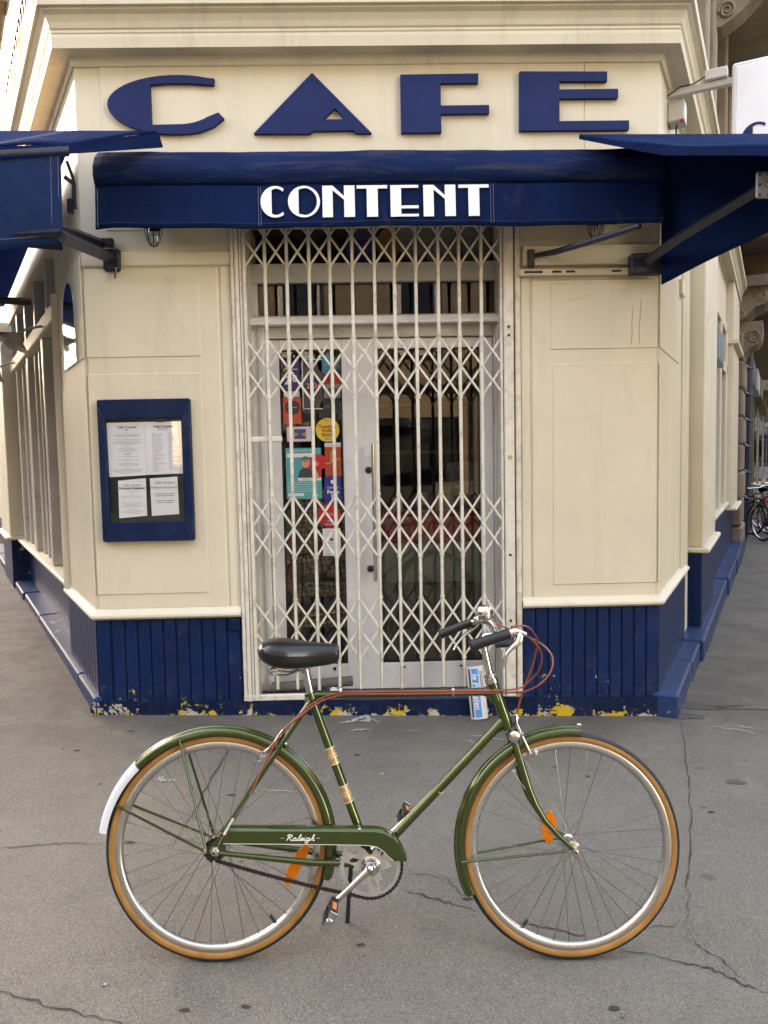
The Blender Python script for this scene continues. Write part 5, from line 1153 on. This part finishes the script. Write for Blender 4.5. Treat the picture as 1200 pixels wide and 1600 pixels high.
# crank set: pierced chainring, chain, arms, pedals
ring = arc(*BB,.0955,.0955,0,352,44); inner = []
teeth = []
for k in range(46):
    a = 2*math.pi*k/46
    for da, r_ in ((-.3,.0935),(-.1,.0985),(.1,.0985),(.3,.0935)): teeth.append((BB[0]+r_*math.cos(a+da*.1366), BB[1]+r_*math.sin(a+da*.1366)))
holes = []
for k in range(3):
    a0 = 100 + 120*k
    holes.append([(BB[0]+.083*math.cos(R(a0+a)), BB[1]+.083*math.sin(R(a0+a))) for a in range(-48,49,6)] + [(BB[0]+r_*math.cos(R(a0+a)), BB[1]+r_*math.sin(R(a0+a))) for a, r_ in ((44,.062),(34,.056),(20,.066),(10,.052),(-2,.034),(-16,.036),(-26,.058),(-40,.050),(-46,.066))])
    holes.append([(BB[0]+r_*math.cos(R(a0+a)), BB[1]+r_*math.sin(R(a0+a))) for a, r_ in ((50,.040),(56,.060),(66,.070),(72,.060),(66,.044))])
cw = bp('chainring', MB().prism([teeth] + [h[::-1] for h in holes], -.047, -.044, XZ), 'alloy', None, 20)
bp('ring_rim', MB().lathe([(.086,-.0435),(.090,-.0432),(.090,-.048),(.086,-.0478)], b3(*BB), (0,1,0), 60, close_prof=True), 'alloy', cw)
bp('boss', MB().lathe([(0,-.068),(.018,-.067),(.022,-.062),(.024,-.050),(.030,-.047)], b3(*BB), (0,1,0), 24), 'chrome', cw)
cp = [(-.002,.3215)]      # lower run, then round the ring
n0 = 34
lo0, lo1 = Vector((.004,.318)), Vector((BB[0]-.012, BB[1]-.0965))
path = [lo0.lerp(lo1, k/n0) + Vector((0, -.006*math.sin(math.pi*k/n0))) for k in range(n0)]
path += [Vector((BB[0]+.0975*math.cos(R(a)), BB[1]+.0975*math.sin(R(a)))) for a in range(-97, 95, 7)]
path += [Vector((BB[0], BB[1]+.0975)).lerp(Vector((0,.385)), k/36) for k in range(1, 37)]
path += [Vector((.033*math.cos(R(a)), .35+.033*math.sin(R(a)))) for a in range(95, 270, 22)]
ch = MB(); acc = 0; q = path[0]; idx = 0; pts_c = [path[0]]
L_tot = [0]
for i in range(1, len(path)): L_tot.append(L_tot[-1] + (path[i]-path[i-1]).length)
def at(d):
    for i in range(1, len(path)):
        if L_tot[i] >= d: return path[i-1].lerp(path[i], (d-L_tot[i-1])/max(1e-6, L_tot[i]-L_tot[i-1]))
    return path[-1]
d = 0; k = 0
while d + .0127 < L_tot[-1]:
    p0, p1 = at(d), at(d+.0127); ang = math.atan2(p1.y-p0.y, p1.x-p0.x); mid = (p0+p1)/2
    hw = .0046 if k % 2 else .0034
    for yy in (-.0455-hw, -.0455+hw):
        oc = [( .0063+.0052*math.cos(R(t_)), .0052*math.sin(R(t_))) for t_ in (-90,-30,30,90)] + [(0,.0030)] + [(-.0063+.0052*math.cos(R(t_)), .0052*math.sin(R(t_))) for t_ in (90,150,210,270)] + [(0,-.0030)]
        c_, s_ = math.cos(ang), math.sin(ang)
        ch.prism([(mid.x+a*c_-b*s_, mid.y+a*s_+b*c_) for a, b in oc], yy-.0005, yy+.0005, XZ)
    ch.tube([b3(p0.x, p0.y, .0405), b3(p0.x, p0.y, .0505)], .0028, 6)
    d += .0127; k += 1
tag(bp('chain', ch, 'chainsteel', None, 40), kind='stuff')
bp('sprocket', MB().lathe([(.012,-.050),(.030,-.049),(.032,-.0455),(.030,-.043),(.012,-.043)], b3(*RH), (0,1,0), 24), 'chainsteel')
def crank(sd, e, par=None):
    w0, w1 = (.062 if sd > 0 else -.062), (.088 if sd > 0 else -.088)
    c = bp('crank_arm', t3([(BB[0],BB[1],w0), (BB[0]+(e[0]-BB[0])*.12, BB[1]+(e[1]-BB[1])*.12, w0+.006*sd), (BB[0]+(e[0]-BB[0])*.5, BB[1]+(e[1]-BB[1])*.5, w0+.016*sd), (e[0]+.004,e[1]+.004,w1), (e[0]-.006,e[1]-.006,w1)], [.016,.012,.0095,.0085,.011], 12, squash=(1,.8)), 'chrome')
    bp('crank_nut', MB().lathe([(0,-(w0+.022*sd)),(.008,-(w0+.020*sd)),(.013,-(w0+.012*sd)),(.016,-w0)], b3(*BB), (0,1,0), 16), 'chrome', c)
    bp('cotter_pin', t3([(BB[0]+.004,BB[1]-.024,w0+.004*sd),(BB[0]+.012,BB[1]-.018,w0+.004*sd)], .0045, 6), 'chrome', c)
    Mp = MBK @ T(e[0]-.004, -(w1+.055*sd), e[1]-.004) @ Matrix.Rotation(R(-62), 4, 'Y')
    pd = obj('pedal', MB().tube([(0, .055*sd, 0), (0, -.056*sd, 0)], .0075, 10).lathe([(0,-.064*sd),(.008,-.063*sd),(.011,-.056*sd),(.0115,-.044*sd)], (0,0,0), (0,1,0), 12), M['chrome'], c, Mp, 40)
    for s_ in (-1, 1):
        obj('pedal_rubber', MB().box(.018*s_-.009 if s_ > 0 else -.027, .027 if s_ > 0 else -.009, -.048, .048, -.013, .013, .005), M['rubber'], c, Mp)
        obj('pedal_reflector', MB().box(.0265*s_, .0285*s_, -.022, .022, -.007, .007, .001), M['orange'], c, Mp)
    obj('pedal_plate', MB().box(-.030, .030, -.052*sd-.0015, -.052*sd+.0015, -.012, .012, .001), M['chrome'], c, Mp); obj('pedal_plate', MB().box(-.030, .030, .05*sd-.0015, .05*sd+.0015, -.012, .012, .001), M['rubber'], c, Mp)
crank(1, (.366,.203)); crank(-1, (.598,.401))
# kickstand
bp('kickstand', t3([(.425,.290,-.02),(.42,.27,-.035),(.412,.15,-.115),(.407,.030,-.192)], [.010,.008,.0065,.008], 10), 'steel_dark')
# seat post and saddle
bp('seat_post', t3([(.286,.815),(.2665,.905)], .0132, 16), 'chrome')
bp('seat_bolt', t3([(.272,.806,-.02),(.272,.806,.022)], .006, 8), 'chrome')
sec = [(.112,.966,.966,.002),(.116,.979,.952,.045),(.126,.990,.936,.078),(.145,.998,.922,.098),(.170,1.002,.911,.106),(.200,1.000,.906,.104),(.230,.996,.904,.090),(.262,.992,.906,.070),(.295,.989,.909,.055),(.330,.986,.913,.043),(.356,.984,.918,.038),(.369,.981,.923,.035),(.3755,.974,.933,.029)]
rows = []; nseg = 20
for u, tp, bt, hw in sec:
    row = []
    for k in range(nseg):
        a = 2*math.pi*k/nseg; c_, s_ = math.cos(a), math.sin(a)
        ww = hw*math.copysign(abs(c_)**.55, c_)
        vv_ = (tp + (abs(ww)/max(hw, .001))**3*-.018) if s_ > 0 else bt
        mid_ = (tp+bt)/2; vz = mid_ + (vv_-mid_)*abs(s_)**.5
        if s_ < 0: ww *= 1.0
        row.append(b3(u, vz, ww))
    row.append(row[0]); rows.append(row)
sd_ = MB().sheet(rows); sd_.add([b3(.3768,.955,0)] + rows[-1][:-1], [[0, k+1, (k+1) % nseg + 1] for k in range(nseg)])
saddle = bp('saddle', sd_, 'leather', None, 70)
md = saddle.modifiers.new('sub', 'SUBSURF'); md.levels = 1; md.render_levels = 2
for wv in (.05, -.05):
    bp('saddle_spring', MB().tube([b3(.175+.016*math.cos(t_*.9), .888+.0018*t_/1.0, wv+.016*math.sin(t_*.9)) for t_ in range(0, 22)], .0026, 6), 'chrome', saddle)
    bp('saddle_rail', t3([(.150,.908,wv),(.16,.890,wv*1.1),(.21,.886,wv*.8),(.26,.902,wv*.5),(.33,.925,wv*.4)], .0034, 8), 'chrome', saddle)
bp('saddle_clamp', MB().tube([b3(.262,.903,-.032), b3(.262,.903,.032)], .012, 12), 'chrome', saddle)
# stem, handlebar, grips, levers, bell
st_ = bp('stem', t3([(.865,.884),(.8425,.985),(.840,.998),(.852,1.010),(.885,1.012)], [.0111,.0111,.0115,.0125,.0125], 16), 'chrome')
bp('stem_clamp', t3([(.888,1.012,-.022),(.888,1.012,.022)], .0185, 16), 'chrome', st_)
HB = [(.772,1.004,.262),(.825,1.021,.260),(.878,1.036,.252),(.902,1.042,.228),(.912,1.040,.190),(.908,1.028,.130),(.897,1.016,.060),(.890,1.012,0)]
HBf = [(.735,.992,-.285),(.790,1.015,-.281),(.845,1.036,-.272),(.880,1.044,-.240),(.897,1.042,-.195),(.900,1.030,-.130),(.894,1.018,-.060)]
hb = bp('handlebar', t3(HBf + HB[::-1], .0110, 12), 'chrome')
bp('grip', t3([(.765,1.0015,.262),(.768,1.0025,.262),(.800,1.0125,.2612),(.850,1.028,.257),(.881,1.037,.2515)], [.013,.0175,.0162,.0152,.0162], 16), 'grip')
bp('grip', t3([(.729,.9895,-.2855),(.732,.991,-.2855),(.765,1.0045,-.283),(.815,1.0255,-.2775),(.842,1.0355,-.272)], [.013,.0175,.0162,.0152,.0162], 16), 'grip')
bl = bp('brake_lever', t3([(.905,1.043,.252),(.913,1.030,.256),(.905,1.012,.258),(.890,1.000,.258),(.876,.985,.258),(.868,.968,.258),(.862,.950,.258),(.860,.938,.258)], [.008,.011,.012,.010,.0075,.006,.0055,.006], 10, squash=(1,.7)), 'chrome')
bp('lever_bracket', t3([(.884,1.038,.252),(.900,1.043,.250),(.918,1.040,.250),(.932,1.034,.252)], [.0135,.0125,.0085,.0065], 10), 'chrome', bl)
bp('lever_clamp', t3([(.878,1.036,.253),(.895,1.041,.249)], .0150, 14), 'chrome', bl)
bl2 = bp('brake_lever', t3([(.868,1.045,-.268),(.866,1.030,-.275),(.845,1.010,-.283),(.815,.985,-.288),(.790,.955,-.290),(.780,.935,-.290)], [.008,.010,.009,.006,.005,.0055], 10, squash=(1,.7)), 'chrome')
bp('lever_bracket', t3([(.850,1.040,-.268),(.872,1.045,-.262),(.895,1.040,-.268)], [.0135,.0125,.007], 10), 'chrome', bl2)
gs = bp('gear_shifter', t3([(.905,1.030,.165),(.895,1.010,.180),(.885,1.002,.185),(.868,1.000,.19),(.852,.998,.192)], [.012,.013,.012,.010,.009], 12), 'steel_dark')
bell = bp('bell', MB().lathe([(0,.040),(.012,.0395),(.022,.035),(.029,.026),(.0315,.016),(.0315,.012),(.030,.011),(.030,.006),(.0315,.005),(.031,-.004),(.026,-.008),(0,-.009)], b3(.862,1.066,-.100), (0,0,1), 28), 'chrome', None, 30)
bp('bell_mount', t3([(.862,1.06,-.10),(.885,1.045,-.10),(.900,1.028,-.112)], .007, 8), 'chrome', bell); bp('bell_thumb', MB().lathe([(0,-.011),(.008,-.008),(.011,0),(.008,.008),(0,.011)], b3(.832,1.058,-.085), (0,0,1), 12), 'chrome', bell)
# calipers
cf = bp('front_brake', t3([(.944,.764,.026),(.946,.735,.030),(.955,.712,.034),(.972,.672,.036),(.985,.645,.034)], [.003,.005,.0055,.005,.005], 8), 'chrome')
bp('brake_arm', t3([(.950,.752,.020),(.945,.725,-.02),(.962,.690,-.034),(.982,.648,-.034)], .005, 8), 'chrome', cf); bp('brake_loop', MB().tube([b3(.992+.010*math.cos(t_), .640+.016*math.sin(t_), .036) for t_ in [R(30*k) for k in range(12)]], .003, 6, closed=True), 'chrome', cf)
bp('brake_shoe', MB().box(.978, 1.012, -.033, -.020, .636, .652, .003), 'white_plastic', cf); bp('pivot_bolt', MB().lathe([(0,-.046),(.007,-.044),(.008,-.034)], b3(.958,.705), (0,1,0), 10), 'chrome', cf)
cr_ = bp('rear_brake', t3([(.200,.712,.024),(.186,.690,.030),(.170,.668,.034),(.150,.650,.034),(.136,.640,.030)], [.003,.0055,.0055,.005,.004], 8), 'chrome')
bp('brake_arm', t3([(.206,.706,.018),(.192,.682,-.02),(.165,.655,-.034),(.14,.636,-.034)], .005, 8), 'chrome', cr_); bp('brake_shoe', MB().box(.128, .160, -.033, -.020, .622, .640, .003), 'white_plastic', cr_)
bp('brake_spring', t3([(.196,.700,.034),(.172,.676,.040),(.160,.660,.040)], .0022, 6), 'gold', cr_); bp('brake_bolt', t3([(.200,.672,-.01),(.214,.664,.012)], .006, 8), 'chrome', cr_)
bp('brake_loop', MB().tube([b3(.140+.013*math.cos(t_), .636+.010*math.sin(t_), .036) for t_ in [R(30*k) for k in range(12)]], .0026, 6, closed=True), 'chrome', cr_)
# terracotta cables
def smooth_path(P, n=6):
    P = [Vector(p) for p in P]; out = []
    for i in range(len(P)-1):
        p0, p1, p2, p3 = P[max(i-1,0)], P[i], P[i+1], P[min(i+2,len(P)-1)]
        for k in range(n):
            t_ = k/n; out.append(.5*((2*p1)+(p2-p0)*t_+(2*p0-5*p1+4*p2-p3)*t_*t_+(3*p1-p0-3*p2+p3)*t_**3))
    out.append(P[-1]); return out
CA = [(0.892,1.056,0.230),(0.929,1.057,0.200),(0.960,1.047,0.170),(0.989,1.016,0.130),(0.997,0.986,0.100),(0.991,0.927,0.070),(0.976,0.875,0.050),(0.966,0.837,0.030),(0.953,0.789,0.024),(0.946,0.763,0.024)]
CB = [(0.925,1.037,0.252),(0.963,1.012,0.200),(0.992,0.982,0.160),(1.005,0.948,0.130),(1.001,0.910,0.100),(0.979,0.875,0.070),(0.948,0.849,0.050),(0.863,0.838,0.030),(0.753,0.835,0.0165),(0.583,0.833,0.0155),(0.453,0.831,0.0155),(0.386,0.829,0.0165),(0.319,0.812,0.024),(0.269,0.777,0.030),(0.225,0.735,0.030),(0.198,0.706,0.026)]
CC = [(0.905,1.040,-.262),(0.960,1.020,-.200),(1.009,1.000,-.100),(1.034,0.986,-.020),(1.053,0.965,.020),(1.061,0.939,.040),(1.053,0.905,.050),(1.024,0.870,.055),(0.983,0.844,.050),(0.936,0.834,.035),(0.753,0.828,.0185),(0.583,0.826,.0180),(0.453,0.825,.0180),(0.386,0.822,.0185),(0.319,0.803,.030),(0.270,0.770,.040),(0.202,0.714,.045),(0.164,0.646,.050),(0.132,0.579,.055),(0.110,0.526,.060)]
for c_ in (CA, CB, CC): bp('brake_cable', MB().tube(smooth_path([b3(*p) for p in c_]), .0030, 8), 'cable')
bp('cable_stop', t3([(.113,.532,.060),(.107,.520,.061)], .006, 8), 'chrome'); bp('gear_wire', t3([(.108,.522,.061),(.050,.444,.067),(.012,.372,.070)], .0012, 6), 'chrome')
bp('wire_adjuster', t3([(.056,.452,.067),(.040,.425,.068),(.030,.405,.069)], [.004,.0032,.005], 8), 'white_plastic')
for u in (.382, .744): bp('cable_clip', t3([(u-.004,.829-(.0),0),(u+.004,.829,0)], .0168, 14), 'chrome')

# ================================================================== PARKED BICYCLES FAR RIGHT
def parked(o, ang, lean, col, label):
    e = thing('parked_bicycle', label, 'bicycle', o, 'bicycles parked along the right street')
    Mx = Matrix.Translation(o) @ Matrix.Rotation(ang, 4, 'Z') @ Matrix.Rotation(lean, 4, 'X')
    q = lambda nm, mb, m: obj(nm, mb, m if not isinstance(m, str) else M[m], e, Mx, 45)
    fm = mat('parked_frame_' + label.split()[0], col, .3, .2, coat=.5)
    q('frame', t3([(.29,.80),(.48,.30)], .016, 8).tube([b3(.29,.80), b3(.87,.83)], .015, 8).tube([b3(.90,.73), b3(.48,.30)], .017, 8).tube([b3(.92,.72), b3(.87,.88)], .019, 8).tube([b3(.29,.80), b3(0,.35,.05)], .009, 6).tube([b3(.29,.80), b3(0,.35,-.05)], .009, 6).tube([b3(.48,.30), b3(0,.35,.05)], .01, 6).tube([b3(.48,.30), b3(0,.35,-.05)], .01, 6), fm)
    q('fork', t3([(.92,.72,.02),(.96,.6,.05),(1.1,.35,.05)], .011, 8).tube([b3(.92,.72,-.02), b3(.96,.6,-.05), b3(1.1,.35,-.05)], .011, 8), fm)
    for u in (0, 1.1):
        w = q('wheel', MB().lathe([(.335+.015*math.cos(R(a)), .015*math.sin(R(a))) for a in range(0,360,30)], b3(u,.35), (0,1,0), 40, close_prof=True), 'rubber')
        obj('rim', MB().lathe([(.318,.009),(.305,.009),(.305,-.009),(.318,-.009)], b3(u,.35), (0,1,0), 40, close_prof=True), M['rim'], w, Mx)
        sp = MB()
        for k in range(18):
            a = k*math.pi/9; sp.tube([b3(u, .35, .02*(-1)**k), b3(u+.305*math.cos(a), .35+.305*math.sin(a))], .0015, 4)
        tag(obj('spokes', sp, M['spoke'], w, Mx), kind='stuff')
    q('saddle', MB().lathe([(.001,-.13),(.03,-.12),(.035,-.03),(.07,.05),(.075,.10),(.04,.13),(.001,.135)], b3(.25,.95), (-1,0,.02), 12), 'leather')
    q('seat_post', t3([(.29,.80),(.26,.94)], .013, 8), 'chrome')
    q('handlebar', t3([(.76,1.02,.28),(.86,1.03,.27),(.9,1.0,.1),(.9,1.0,-.1),(.86,1.03,-.27),(.76,1.02,-.28)], .012, 8).tube([b3(.87,.87), b3(.86,1.0), b3(.9,1.0)], .012, 8), 'chrome')
    q('basket', MB().box(.95, 1.22, -.14, .14, .78, .80).box(.95,.96,-.14,.14,.8,.98).box(1.21,1.22,-.14,.14,.8,.98).box(.96,1.21,-.14,-.13,.8,.98).box(.96,1.21,.13,.14,.8,.98), 'iron') if 'basket' in label else None
    q('crank', t3([(.48,.30,.06),(.55,.45,.08)], .01, 6).lathe([(.0,-.05),(.09,-.05),(.09,-.045)], b3(.48,.30), (0,1,0), 24), 'chrome')
for s_, t_, an, ln, col, lb in ((11.0, .42, 97, 3, (.015,.015,.018), 'black parked bicycle nearest the navy shopfront'), (11.35, .85, 100, -4, (.45,.07,.02), 'orange parked bicycle between the black ones'), (11.9, 1.25, 104, 5, (.02,.025,.03), 'dark parked bicycle with front basket at the right edge'), (12.5, .45, 99, -3, (.03,.03,.035), 'charcoal parked bicycle behind the black one'), (13.0, .95, 96, 4, (.10,.11,.12), 'grey parked bicycle behind the orange one')):
    p_ = CRn + dR*s_ + nR*t_; o_ = Vector((p_.x, p_.y, gz(p_.x, p_.y)))
    parked(o_ + Vector((0, 1.3, 0)), R(an+180), R(ln), col, lb)
